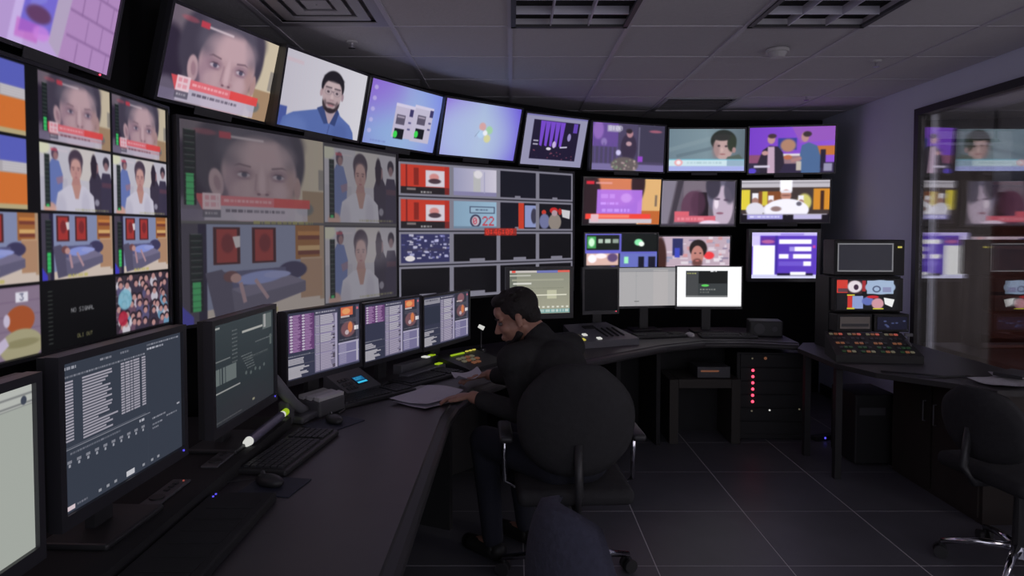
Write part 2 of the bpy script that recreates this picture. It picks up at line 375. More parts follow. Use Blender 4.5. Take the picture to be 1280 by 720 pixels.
def multiview_left():
    c = Cv(960, 600, (12, 12, 14)); g = .004
    def cell(i, j, fn, x1=None):
        s = c.sub(i * .25 + g, j * .25 + .006, (x1 if x1 else (i + 1) * .25 - g), (j + 1) * .25 - .004); fn(s); return s
    for j in (0, 1):
        for i in (0, 1):
            def blue(s):
                s.rect(0, 0, 1, 1, (206, 150, 120)); s.rect(.66, 0, 1, .34, (92, 98, 190)); s.rect(.6, .34, 1, .5, (176, 170, 176)); s.rect(.6, .5, 1, .95, (214, 116, 52)); s.ell(.5, .6, .12, .3, (196, 192, 196), .9, .3)
                for q in range(4): s.rect(.7, .35 + q * .035, 1, .37 + q * .035, (230, 226, 230), .6)
                s.rect(0, .93, 1, 1, (186, 170, 130)); s.blur(1)
            cell(i, j, blue, None if i == 0 else .468)
    for i in (2, 3):
        s = cell(i, 0, lambda s: woman_close(s)); meter(s, .08, .16, .86, .28, .02); s.rect(.12, .86, .9, .9, (222, 66, 60), .2)
        cell(i, 1, office)
    for i in range(4): cell(i, 2, lounge)
    def bear(s):
        s.rect(0, 0, 1, 1, (136, 118, 140))
        for q in range(5): s.rect(0, q * .2, 1, q * .2 + .012, (112, 92, 120), .8)
        s.rect(.72, .08, .86, .22, (226, 224, 236)); s.text(.765, .10, '3', .1, (60, 60, 90)); s.ell(.77, .47, .16, .2, (166, 84, 48), 1, .08); s.ell(.62, .46, .035, .09, (200, 190, 214), 1, .2)
        s.ell(.78, .84, .24, .24, (166, 160, 128), 1, .08); s.ell(.78, .80, .2, .06, (136, 130, 96), .8, .3); s.poly([(.35, .9), (.6, .68), (.64, .8), (.45, 1)], (196, 184, 210)); s.blur(1)
    cell(1, 3, bear); cell(0, 3, bear)
    def nosig(s):
        strip_blank(s); s.text(.36, .42, 'NO SIGNAL', .07, (190, 190, 196)); s.text(.44, .84, 'DLI OUT', .06, (170, 165, 110))
    cell(2, 3, nosig); cell(3, 3, crowd)
    c.a *= .94; return c
def multiview_middle():
    c = Cv(900, 530, (66, 64, 72))
    s = c.sub(.0, .0, .575, .49); woman_close(s, -.02); meter(s, .06, .09, .84, .42, .022)
    c.sub(0, 0, 1, 1)
    s = c.sub(.0, .505, .575, 1); lounge(s)
    for k in (0, 1): s = c.sub(.58, .02 + .495 * k, .995, .485 + .495 * k + .005 * k); office(s)
    c.rect(0, .49, 1, .503, (92, 90, 92)); c.rect(.574, 0, .58, 1, (84, 82, 86)); c.words(.26, .485, .52, .018, (170, 165, 90), .8, 2)
    c.veil((84, 80, 86), .30); c.ell(.86, .66, .12, .1, (190, 180, 190), .30, 1.4); g = c.a.mean(2, keepdims=True); c.a[:] = (c.a * .85 + g * .15) * .80; return c  # last soft pale spot paints screen glare into the picture
def multiview_grid():
    c = Cv(880, 520, (126, 124, 138))
    xs = [0, .265, .525, .765, 1]; ys = [0, .25, .5, .75, 1]
    def presenter(s):
        s.rect(0, 0, 1, 1, (190, 58, 44)); s.rect(.1, 0, .13, 1, (120, 36, 34)); s.rect(.26, .1, .36, .7, (130, 40, 34)); s.rect(.50, .16, .90, .74, (202, 192, 206)); s.rect(.52, .2, .88, .70, (212, 204, 214)); s.ell(.68, .40, .1, .13, (206, 130, 126), .9, .5); s.ell(.69, .54, .13, .09, (60, 42, 52), .9, .4); s.rect(0, .76, 1, 1, (38, 34, 38)); s.rect(.12, .8, .3, .88, (120, 110, 110)); s.rect(.9, 0, 1, 1, (170, 44, 40), .6); s.words(.4, .9, .62, .07, (190, 188, 190), .9, 3)
    def whiteset(s):
        s.grad((154, 154, 184), (206, 200, 216)); s.rect(.45, .1, .62, .9, (184, 184, 186)); s.ell(.56, .2, .1, .15, (220, 216, 222), 1, .4); s.rect(0, .85, 1, 1, (134, 130, 166)); s.rect(.7, .1, .72, .9, (160, 158, 190))
    def count(s):
        s.grad((132, 160, 184), (150, 182, 206)); s.rect(.36, .18, .96, .44, (74, 86, 110)); s.rect(.385, .215, .935, .405, (150, 178, 200)); s.words(.5, .28, .8, .05, (70, 84, 110), .9, 2)
        s.ell(.5, .72, .13, .24, (62, 60, 84), 1, .06); s.ell(.5, .72, .09, .18, (186, 178, 190), 1, .06); s.text(.44, .6, '0', .24, (190, 60, 80)); s.text(.66, .55, '22', .34, (196, 52, 66)); s.rect(0, .92, 1, 1, (110, 132, 154))
    def dark(s): s.rect(0, 0, 1, 1, (26, 25, 36)); s.rect(.4, .93, .56, 1, (126, 124, 138))
    def dark2(s): s.rect(0, 0, 1, 1, (19, 18, 22)); s.rect(.36, .9, .72, 1, (126, 124, 138))
    def redside(s): dark(s); s.rect(.5, 0, .66, 1, (196, 62, 44)); s.rect(.68, .08, 1, .95, (140, 150, 196)); s.ell(.95, .5, .09, .3, (52, 50, 66), .9, .3)
    def people(s):
        s.rect(0, 0, 1, 1, (26, 24, 32)); s.ell(.14, .34, .07, .1, (196, 60, 48), 1, .3); s.ell(.16, .7, .16, .3, (112, 116, 156), 1, .3); s.ell(.48, .72, .2, .34, (142, 132, 124), 1, .2); s.ell(.45, .26, .13, .13, (196, 44, 44), 1, .3); s.ell(.47, .36, .09, .12, (176, 150, 160), 1, .3); s.poly([(.68, .2), (.97, .25), (.95, .6), (.72, .52)], (206, 204, 208)); s.ell(.64, .3, .06, .14, (190, 50, 44), .9, .3)
    def newsroom(s):
        s.rect(0, 0, 1, 1, (52, 52, 92)); rr = random.Random(3)
        for _ in range(90): x, y = rr.random(), rr.random() * .85; s.rect(x, y, x + rr.uniform(.02, .1), y + rr.uniform(.03, .1), rr.choice([(190, 190, 226), (120, 120, 180), (60, 60, 90), (210, 206, 220)]), .8)
        s.ell(.18, .85, .1, .1, (220, 214, 216)); s.rect(.1, .5, .9, .6, (60, 56, 80), .6)
    F = [[presenter, whiteset, dark, dark], [presenter, count, redside, people], [newsroom, dark2, dark2, dark2], [dark2, dark2, dark2, dark2]]
    for j in range(4):
        c.rect(0, ys[j] - .004, 1, ys[j] + .004, (20, 20, 26))
        for i in range(4):
            F[j][i](c.sub(xs[i] + .012, ys[j] + .022, xs[i + 1] - .010, ys[j + 1] - .022).blur(0))
    x0 = .445; c.rect(x0, .475, x0 + .19, .535, (150, 40, 34), .85); c.text(x0 + .008, .482, '0:46:09', .046, (236, 60, 44), 1, .62)
    c.blur(1); c.a *= .98; return c
def scr_door():
    c = Cv(320, 180, (186, 160, 214)); c.rect(0, 0, .3, 1, (178, 150, 206)); c.poly([(.24, 0), (.36, 0), (.3, 1), (.2, 1)], (196, 174, 226)); c.poly([(.3, 0), (.52, 0), (.48, .85), (.26, .9)], (116, 104, 206)); c.poly([(.34, 0), (.46, 0), (.42, .6), (.31, .7)], (128, 122, 214))
    c.poly([(.52, 0), (.63, 0), (.57, 1), (.48, .9)], (176, 160, 190)); c.ell(.38, .72, .09, .07, (96, 60, 100), 1, .4); c.rect(.24, .8, .4, .95, (190, 90, 190), .6); c.ell(.42, .86, .06, .06, (200, 130, 220), .8, .5)
    c.poly([(.63, 0), (1, 0), (1, 1), (.57, 1)], (172, 134, 186))
    for k in range(5): c.line(.6, .12 + k * .22, 1, .16 + k * .22, .014, (126, 92, 142))
    for k in range(5):
        for q in range(3): x = .7 + q * .13 + (k % 2) * .06; c.line(x, .14 + k * .22 - .2, x, .14 + k * .22, .01, (126, 92, 142))
    c.poly([(.9, 0), (.98, 0), (.97, .07), (.91, .06)], (226, 220, 236)); c.blur(2); return c
def scr_woman(): return woman_close(Cv(480, 270))
def scr_man():
    c = Cv(400, 225).grad((186, 182, 194), (206, 204, 212)); c.rect(0, .74, .09, 1, (70, 84, 150)); c.rect(.02, .1, .2, .15, (206, 160, 168), .3)
    c.poly([(.04, 1), (.06, .88), (.16, .79), (.42, .68), (.47, .62), (.68, .62), (.72, .70), (.86, .80), (.92, .90), (.94, 1)], (84, 104, 164)); c.ell(.2, .98, .13, .15, (100, 120, 178), .6, .8); c.ell(.74, .95, .1, .14, (76, 94, 152), .6, .8)
    c.poly([(.42, .66), (.50, .60), (.585, .84), (.53, .86)], (56, 70, 118)); c.poly([(.70, .66), (.66, .60), (.60, .84), (.67, .86)], (52, 66, 114)); c.poly([(.49, .60), (.67, .60), (.60, .84), (.58, .84)], (168, 148, 158))
    c.ell(.575, .31, .142, .22, (30, 27, 34), 1, .1); c.ell(.578, .535, .108, .155, (38, 32, 38), 1, .15)
    c.ell(.445, .43, .018, .055, (166, 140, 146), .9, .3); c.ell(.712, .43, .016, .055, (150, 126, 136), .9, .3)
    c.ell(.578, .415, .122, .205, (176, 154, 158), 1, .12); c.ell(.578, .56, .075, .07, (168, 146, 150), 1, .4); c.ell(.577, .20, .125, .055, (30, 27, 34), 1, .3); c.ell(.578, .30, .09, .06, (192, 172, 174), .7, .8)
    c.ell(.578, .558, .058, .018, (70, 56, 62), .8, .6); c.ell(.578, .582, .040, .014, (160, 112, 120), 1, .4); c.ell(.578, .655, .05, .035, (46, 38, 44), .95, .5); c.ell(.5, .58, .02, .07, (70, 58, 64), .6, .8); c.ell(.655, .58, .02, .07, (66, 54, 60), .6, .8)
    for x in (.525, .635): c.ell(x, .395, .044, .045, (104, 94, 104), .55, .2); c.ell(x, .395, .038, .038, (184, 164, 168), .8, .2); c.ell(x, .395, .017, .016, (56, 46, 56), .9, .4); c.line(x - .04, .335, x + .04, .332, .018, (54, 46, 54), .8)
    c.line(.565, .385, .595, .385, .01, (90, 80, 90)); c.ell(.58, .47, .018, .05, (196, 174, 176), .8, .7); c.ell(.58, .505, .025, .015, (150, 122, 130), .7, .6); c.line(.6, .86, .59, 1, .015, (62, 76, 126)); c.blur(2); return c
def desk_bg(c, a=(124, 138, 226), b=(142, 168, 218)):
    c.grad((120, 96, 196), b, c2=a); c.ell(.42, .62, .5, .6, (164, 182, 216), .7, 1.6); c.ell(.2, .7, .4, .5, (128, 168, 216), .5, 1.6); c.ell(.05, 0, .4, .5, (140, 96, 206), .6, 1.5)
def scr_windows():
    c = Cv(400, 225); desk_bg(c); c.rect(.36, .28, .63, .84, (188, 180, 204)); c.rect(.62, .24, .9, .86, (190, 184, 206)); c.rect(.36, .28, .63, .33, (206, 200, 224)); c.rect(.62, .24, .9, .29, (206, 200, 224))
    for x, y in ((.39, .46), (.68, .40)):
        c.rect(x, y, x + .12, y + .16, (90, 84, 104)); c.rect(x + .01, y + .02, x + .11, y + .05, (160, 150, 170)); c.rect(x + .17, y - .12, x + .22, y, (60, 56, 100)); c.rect(x - .0, y + .23, x + .13, y + .40, (24, 26, 34)); c.ell(x + .02, y + .33, .028, .06, (60, 210, 80), 1, .3)
        c.rect(x + .17, y + .09, x + .21, y + .12, (90, 90, 130)); c.rect(x + .17, y + .2, x + .21, y + .23, (90, 90, 130))
    for k in range(5): c.ell(.07, .12 + k * .17, .025, .035, (196, 186, 226), .6, .4)
    c.words(.1, .93, .3, .03, (110, 120, 180), .6); c.blur(1); return c
def scr_flag():
    c = Cv(400, 225); c.grad((134, 96, 214), (160, 176, 218), c2=(108, 92, 214)); c.ell(.4, .62, .5, .6, (178, 196, 222), .85, 1.5); c.ell(.1, .7, .3, .5, (168, 184, 226), .6, 1.5)
    for x, y, k in ((.505, .42, (214, 160, 156)), (.60, .47, (160, 206, 160)), (.49, .56, (180, 206, 236)), (.585, .63, (214, 210, 150))): c.ell(x, y, .045, .075, k, .9, .5, .3)
    c.ell(.55, .53, .03, .05, (240, 240, 246), .9, .6); c.line(.42, .62, .47, .5, .01, (110, 120, 150), .7); c.blur(2); return c
def scr_stage():
    c = Cv(360, 232, (148, 146, 176)); c.rect(0, 0, 1, .03, (120, 116, 170)); c.rect(.13, .1, .88, .88, (34, 28, 52))
    for x in (.24, .32, .40, .48, .56): c.poly([(x, .11), (x + .08, .11), (x + .06, .62), (x + .02, .6)], (126, 78, 214), .9)
    c.rect(.78, .11, .85, .3, (116, 80, 206), .8); c.ell(.73, .4, .03, .08, (150, 140, 190), 1, .3); c.ell(.5, .57, .03, .07, (196, 176, 220), 1, .3); c.ell(.42, .66, .04, .03, (220, 214, 226), 1, .4); c.line(.6, .62, .72, .6, .03, (200, 196, 220)); c.rect(.16, .5, .24, .53, (170, 166, 186)); c.rect(.16, .57, .24, .6, (170, 166, 186))
    rr = random.Random(2)
    for _ in range(14): c.ell(rr.uniform(.16, .85), rr.uniform(.7, .86), .012, .012, (150, 80, 100), .7, .5)
    c.blur(1); return c
def scr_speaker():
    c = Cv(320, 180, (78, 70, 100)); c.rect(.62, 0, 1, .8, (66, 62, 84)); c.rect(0, 0, .35, .5, (104, 78, 150)); c.ell(.08, .15, .07, .2, (150, 110, 190), .9, .4); c.rect(.2, .04, .38, .18, (170, 164, 190), .9); c.text(.22, .05, '8:00', .1, (230, 226, 240)); c.ell(.16, .4, .04, .08, (150, 130, 190), .8, .5)
    for k in range(6): c.rect(.03 + k * .06, .42, .05 + k * .06, .9, (96, 80, 140), .7)
    c.rect(0, .86, 1, 1, (122, 112, 160)); c.rect(.63, .05, .65, .82, (110, 104, 130)); c.ell(.5, .5, .11, .3, (60, 50, 72), 1, .2); c.ell(.51, .2, .045, .09, (176, 130, 140), 1, .2); c.ell(.5, .15, .045, .05, (52, 42, 52), 1, .3); c.ell(.5, .42, .04, .05, (186, 150, 160), 1, .3)
    c.ell(.36, .62, .035, .06, (206, 200, 240), 1, .4); c.ell(.45, .88, .19, .17, (104, 94, 96), 1, .2)
    rr = random.Random(9)
    for _ in range(26): c.ell(rr.uniform(.28, .62), rr.uniform(.76, .98), .014, .02, rr.choice([(196, 170, 170), (150, 140, 130), (120, 150, 120)]), .8, .5)
    c.rect(.63, .68, .7, .8, (150, 76, 200)); c.ell(.87, .13, .09, .03, (200, 110, 130), .7, .5); c.blur(1); return c
def scr_face():
    c = Cv(320, 180, (104, 122, 136)).grad((112, 132, 144), (126, 146, 156), c2=(98, 112, 122)); c.line(0, .5, .6, .2, .1, (140, 158, 166), .4); c.line(.1, .65, .7, .4, .08, (84, 100, 112), .4)
    c.ell(.72, .28, .17, .26, (44, 48, 46), 1, .12); c.ell(.72, .44, .13, .30, (190, 160, 158), 1, .1); c.ell(.83, .34, .06, .2, (50, 58, 48), 1, .3); c.ell(.70, .2, .12, .08, (52, 52, 52), 1, .4); c.ell(.62, .5, .05, .2, (140, 112, 114), .5, .8); c.ell(.66, .4, .02, .025, (70, 56, 62)); c.ell(.755, .41, .02, .025, (70, 56, 62)); c.ell(.7, .5, .02, .06, (206, 176, 172), .8, .5); c.ell(.71, .6, .045, .016, (150, 96, 100)); c.ell(.86, .5, .025, .07, (170, 136, 136))
    c.poly([(.78, .66), (.93, .6), (1, .75), (.72, .8)], (86, 98, 92)); c.rect(0, .72, 1, 1, (176, 196, 226)); c.rect(.0, .73, .77, .88, (206, 228, 236)); c.rect(0, .72, 1, .74, (110, 190, 214)); c.ell(.13, .8, .055, .08, (236, 170, 176), 1, .2); c.ell(.13, .8, .03, .05, (244, 240, 244), 1, .3); c.words(.24, .78, .7, .05, (170, 196, 206), .8, 4); c.rect(0, .89, 1, 1, (168, 176, 232)); c.rect(.77, .74, 1, .88, (150, 176, 196)); c.blur(1); return c
def scr_talk():
    c = Cv(340, 184, (134, 78, 206)).grad((120, 66, 200), (146, 88, 214)); c.poly([(.5, 0), (1, 0), (1, .3), (.6, .35)], (150, 90, 190)); c.rect(.8, .42, 1, .62, (196, 116, 60)); c.rect(0, .6, .2, .8, (150, 90, 60), .6); c.rect(.34, .24, .56, .5, (56, 66, 150)); c.ell(.46, .4, .09, .14, (176, 132, 110), 1, .4); c.rect(0, .78, 1, 1, (52, 44, 70)); c.rect(.36, .62, .62, .8, (150, 120, 130)); c.rect(.36, .58, .62, .63, (226, 220, 226)); c.ell(.46, .66, .05, .05, (190, 110, 80), 1, .4)
    c.poly([(.1, .8), (.16, .5), (.24, .4), (.34, .42), (.40, .55), (.42, .8), (.36, 1), (.14, 1)], (48, 40, 56)); c.poly([(.22, .42), (.3, .42), (.31, 1), (.22, 1)], (196, 166, 190)); c.ell(.26, .26, .045, .1, (190, 146, 146), 1, .15); c.ell(.27, .19, .05, .05, (70, 52, 60), 1, .3); c.ell(.19, .56, .04, .05, (196, 150, 150), 1, .3); c.rect(.06, .83, .25, .88, (214, 206, 226))
    c.poly([(.62, 1), (.6, .6), (.62, .4), (.7, .34), (.8, .42), (.85, .7), (.84, 1)], (78, 106, 150)); c.ell(.655, .22, .045, .11, (186, 140, 140), 1, .15); c.ell(.68, .16, .05, .06, (60, 50, 54), 1, .3); c.line(.62, .68, .5, .74, .07, (176, 130, 130)); c.rect(.84, .5, .9, .9, (40, 34, 56)); c.rect(.88, .8, .98, .97, (150, 146, 176)); c.ell(.04, .95, .05, .06, (90, 70, 200)); c.rect(.56, .75, .62, .95, (196, 186, 176)); c.blur(1); return c
def scr_purplebox():
    c = Cv(340, 190, (36, 28, 34)); c.ell(.42, .2, .34, .4, (196, 116, 84), 1, .4); c.rect(.7, 0, 1, 1, (206, 164, 110)); c.ell(.7, .1, .09, .4, (50, 34, 40), 1, .3); c.rect(.72, .7, 1, 1, (176, 96, 50)); c.rect(.93, .35, .96, .6, (120, 100, 84)); c.ell(.1, .4, .12, .5, (44, 30, 36), 1, .3)
    c.rect(.17, .24, .76, .8, (166, 110, 216), .93); c.words(.22, .52, .45, .05, (196, 150, 236), .9, 2); c.words(.24, .66, .62, .07, (200, 160, 240), .9, 7); c.words(.22, .34, .4, .09, (196, 150, 230), .6, 5); c.ell(.55, .42, .07, .1, (196, 150, 226), .7, .5)
    c.rect(.03, .06, .13, .13, (196, 40, 56)); c.rect(.15, .08, .36, .12, (210, 150, 150), .8); c.rect(.03, .77, .88, .89, (222, 66, 56)); c.rect(.18, .79, .6, .86, (230, 130, 110), .8); c.rect(.08, .88, .9, .98, (186, 178, 186)); c.rect(.1, .78, .2, .95, (206, 170, 180)); c.blur(1); return c
def scr_mauve():
    c = Cv(340, 190, (92, 84, 96)); c.poly([(0, 0), (.2, 0), (.08, 1), (0, 1)], (120, 114, 128)); c.poly([(.22, 0), (.3, 0), (.16, 1), (.1, 1)], (60, 54, 64)); c.rect(.3, 0, .64, .5, (110, 100, 112)); c.ell(.44, .62, .17, .4, (88, 58, 78), 1, .12); c.rect(.5, .25, .64, .8, (32, 24, 32)); c.ell(.5, .5, .1, .28, (74, 46, 66), .8, .4)
    c.ell(.8, .3, .18, .42, (96, 92, 112), 1, .15); c.ell(.84, .56, .14, .46, (176, 160, 178), 1, .15); c.ell(.70, .1, .1, .3, (58, 54, 68), 1, .3); c.ell(.93, .2, .08, .3, (70, 66, 82), .9, .4); c.ell(.75, .5, .03, .12, (226, 214, 226), .8, .6); c.ell(.76, .40, .04, .025, (70, 56, 76), .8, .5); c.ell(.88, .42, .035, .025, (70, 56, 76), .8, .5); c.ell(.8, .72, .05, .025, (120, 70, 90), .8, .4)
    c.rect(.18, .68, .38, .78, (200, 90, 104)); c.rect(.18, .78, .74, .92, (196, 92, 108)); c.words(.22, .82, .6, .06, (226, 160, 170), .6, 3); c.ell(.66, .95, .14, .07, (216, 196, 216), 1, .4); c.rect(0, .96, 1, 1, (60, 54, 66)); c.blur(1); return c
def scr_chefs():
    c = Cv(340, 176, (60, 50, 50)); c.rect(0, 0, 1, .17, (176, 172, 180)); c.rect(0, .05, 1, .07, (120, 116, 124)); c.rect(0, .22, .1, .7, (206, 190, 60)); c.rect(.2, .26, .45, .7, (120, 70, 40)); c.rect(.82, .2, 1, .7, (196, 130, 44)); c.rect(.9, .25, .94, .7, (60, 36, 30)); c.rect(.24, .26, .30, .6, (196, 180, 60))
    c.ell(.72, .52, .08, .2, (206, 200, 110), .9, .4)
    for x, y, k in ((.16, .3, .8), (.34, .36, .7), (.68, .36, .7)): c.rect(x - .045 * k, y, x + .045 * k, y + .2 * k, (222, 220, 228)); c.ell(x, y + .24 * k, .05 * k, .1 * k, (150, 112, 104)); c.ell(x, y + .5 * k, .13 * k, .22 * k, (206, 204, 216), 1, .15)
    c.rect(.44, 0, .58, .27, (232, 230, 238)); c.ell(.51, .36, .06, .14, (176, 126, 112), 1, .15); c.rect(.45, .24, .575, .3, (214, 210, 220)); c.ell(.51, .36, .055, .015, (70, 44, 44), .6, .5); c.ell(.52, .7, .25, .26, (226, 224, 236), 1, .1); c.ell(.4, .68, .06, .06, (110, 80, 76), .8, .5); c.ell(.66, .56, .03, .05, (60, 56, 70), .8, .4)
    c.rect(0, .8, 1, 1, (24, 20, 28)); c.rect(.07, .82, .48, .93, (150, 144, 206)); c.rect(.6, .82, .92, .93, (176, 170, 206)); c.words(.1, .85, .44, .04, (226, 226, 240), .8, 2); c.rect(.02, .8, .98, .82, (186, 182, 196)); c.blur(1); return c
def scr_quad():
    c = Cv(320, 190, (22, 22, 28)); c.rect(0, .0, .5, .42, (96, 92, 190)); c.rect(.02, .03, .47, .38, (24, 30, 26)); c.rect(.03, .06, .15, .34, (66, 150, 84)); c.ell(.09, .2, .04, .1, (196, 230, 200), 1, .4); c.words(.18, .12, .46, .1, (206, 226, 210), .95, 3)
    c.rect(.5, .03, 1, .4, (20, 24, 24)); c.ell(.74, .2, .06, .08, (130, 216, 160), 1, .4); c.ell(.78, .24, .04, .06, (226, 236, 226), 1, .4); c.rect(0, .42, 1, .46, (96, 96, 190)); c.rect(.02, .46, .46, .74, (206, 170, 160)); c.ell(.38, .56, .07, .1, (90, 70, 110), 1, .4); c.ell(.1, .58, .06, .1, (236, 230, 236), 1, .4); c.ell(.22, .52, .08, .06, (236, 224, 226), 1, .4)
    c.rect(.48, .46, 1, .8, (96, 104, 176)); c.rect(.54, .54, .6, .7, (150, 226, 180)); c.rect(.74, .54, .82, .8, (26, 26, 40)); c.rect(.88, .54, .98, .8, (28, 28, 44)); c.rect(.36, .76, .42, .96, (70, 62, 160)); c.blur(1); return c
def scr_poster_man():
    c = Cv(320, 180, (176, 156, 170)); rr = random.Random(4)
    for _ in range(60): x, y = rr.random(), rr.random(); c.rect(x, y, x + rr.uniform(.03, .12), y + rr.uniform(.03, .1), rr.choice([(206, 196, 206), (130, 140, 170), (196, 130, 130), (220, 214, 220), (110, 100, 130)]), .7)
    c.rect(.22, .05, .36, .5, (44, 46, 90)); c.rect(.25, .3, .32, .55, (60, 70, 176)); c.ell(.05, .6, .09, .6, (60, 36, 34), 1, .3); c.ell(.72, .5, .07, .1, (220, 60, 66), 1, .4); c.ell(.57, .32, .12, .24, (36, 30, 32), 1, .15); c.ell(.56, .5, .085, .26, (176, 120, 112), 1, .15); c.ell(.56, .7, .07, .12, (84, 52, 50), .8, .5); c.ell(.56, .64, .03, .02, (190, 110, 106)); c.ell(.53, .44, .015, .02, (50, 36, 40)); c.ell(.6, .44, .015, .02, (50, 36, 40)); c.ell(.58, .95, .24, .16, (84, 96, 150), 1, .2); c.rect(.36, .9, .6, 1, (206, 196, 80), .8); c.blur(1); return c
def scr_rota():
    c = Cv(260, 190, (86, 58, 176)); c.rect(0, 0, 1, .07, (190, 180, 236)); c.rect(0, .07, .13, .3, (196, 186, 230)); c.rect(.02, .28, .36, .95, (236, 238, 250)); c.rect(.14, .1, .36, .26, (90, 50, 150)); c.ell(.25, .2, .1, .04, (206, 110, 150), .7, .4); c.rect(.36, .07, .4, .9, (64, 46, 150)); c.rect(.44, .02, .8, .06, (140, 120, 210), .8)
    for k, (a, b) in enumerate(((.42, .92), (.66, .92), (.42, .92), (.8, .92))): c.rect(a, .15 + k * .16, b, .25 + k * .16, (236, 232, 250))
    c.rect(.57, .47, .64, .57, (100, 70, 190)); c.rect(.58, .31, .66, .41, (150, 136, 214)); c.rect(.42, .63, .8, .73, (120, 100, 206), .6); c.rect(.94, .28, .98, .34, (200, 60, 150)); c.rect(0, .92, 1, 1, (196, 196, 226)); c.rect(.4, .89, .95, .94, (30, 24, 50)); c.rect(.6, .86, .84, .93, (240, 240, 250)); c.blur(1); return c
def scr_pale():
    c = Cv(400, 250, (160, 165, 158)); c.rect(0, 0, 1, .12, (176, 179, 174)); c.rect(0, .05, 1, .062, (120, 122, 122)); c.rect(0, .1, 1, .112, (124, 126, 126)); c.ell(.955, .09, .016, .026, (60, 66, 80), 1, .2); c.rect(0, .12, 1, .124, (110, 112, 112)); c.blur(1); return c
def scr_table():
    c = Cv(640, 400, (52, 58, 70)); rr = random.Random(6)
    c.words(.02, .03, .1, .02, (180, 180, 190), .9, 1); c.words(.27, .035, .36, .016, (150, 150, 160), .8, 2); c.words(.43, .03, .5, .016, (150, 150, 160), .8, 3); c.words(.66, .03, .98, .014, (170, 170, 180), .7, 4); c.words(.66, .06, .82, .016, (200, 200, 210), .8, 5)
    c.words(.02, .09, .64, .014, (160, 160, 170), .7, 9)
    for j in range(21):
        y = .125 + j * .0205; a = .96
        if j < 20: c.rect(.02, y, .078, y + .013, (158, 154, 166), a)
        c.rect(.14, y, .14 + .19 * rr.uniform(.75, 1.25) + (.1 if j == 16 else 0), y + .013, (158, 154, 166), a)
        if j == 15: c.rect(.25, y, .55, y + .012, (52, 58, 70))
        if j < 19:
            for a0, a1 in ((.43, .46), (.466, .505), (.51, .53), (.536, .59), (.61, .645)): c.rect(a0, y - .01, a1, y + .004, (158, 154, 166), .95)
    c.rect(0, .575, .68, .582, (120, 122, 132)); c.rect(.02, .565, .64, .57, (90, 94, 106)); c.words(.05, .605, .42, .014, (150, 150, 160), .6, 12); c.words(.58, .60, .63, .02, (190, 190, 200), .9, 13)
    for k in range(10): x = .03 + k * .063; c.rect(x, .655, x + .03, .675, (140, 140, 150), .8); c.rect(x + .008, .68, x + .022, .70, (170, 170, 180), .8)
    c.words(.7, .63, .83, .014, (160, 160, 170), .8, 14); c.words(.7, .68, .8, .014, (160, 160, 170), .8, 15); c.words(.7, .71, .76, .014, (150, 150, 160), .8, 16); c.words(.84, .66, .95, .014, (150, 150, 160), .8, 17); c.rect(.95, .6, .98, .615, (150, 150, 160))
    c.rect(.01, .955, .075, .985, (206, 190, 196)); c.words(.09, .96, .16, .014, (150, 150, 160), .7, 18); c.rect(.46, .945, .53, .985, (190, 190, 196)); 
    for x in (.24, .3, .36, .6, .68, .74): c.rect(x, .955, x + .022, .975, (160, 160, 168), .8)
    c.rect(.655, 0, .657, 1, (62, 68, 80)); return c
def scr_darktool():
    c = Cv(480, 300, (46, 53, 58)); c.grad((52, 60, 64), (38, 44, 48), vert=True); c.rect(.0, .03, .1, .05, (150, 152, 150)); c.rect(.44, .14, .8, .165, (160, 160, 156)); c.rect(.8, .03, .97, .2, (92, 100, 100)); c.rect(.82, .03, .86, .18, (150, 150, 150)); c.rect(.0, .36, .25, .372, (110, 114, 114))
    for k in range(9): c.words(.28, .1 + k * .04, .36, .012, (120, 124, 124), .8, k)
    for k in range(6): c.words(.42 + k * .02, .40 + k * .03, .6 + k * .01, .012, (120, 124, 124), .8, k + 20)
    c.rect(.02, .44, .34, .60, (96, 104, 104)); c.rect(.09, .44, .1, .6, (46, 53, 58)); c.rect(.12, .44, .14, .6, (46, 53, 58)); c.rect(.17, .44, .18, .6, (46, 53, 58)); c.rect(0, .67, .4, .685, (150, 150, 148)); c.words(.66, .3, .98, .014, (120, 124, 124), .8, 31); c.words(.5, .44, .9, .012, (100, 104, 104), .8, 32); c.rect(.62, .46, .9, .462, (90, 94, 94))
    for k in range(5): c.ell(.5 + .08 * k, .6 + .02 * (k % 2), .018, .02, (90, 98, 98), .8, .5)
    c.words(.0, .96, .42, .012, (110, 114, 114), .8, 41); c.rect(.6, .91, .64, .935, (160, 160, 130)); c.rect(.93, .28, .97, .4, (84, 92, 92)); c.ell(.5, 1, .6, .25, (58, 50, 58), .3, 1.4); c.blur(1); return c
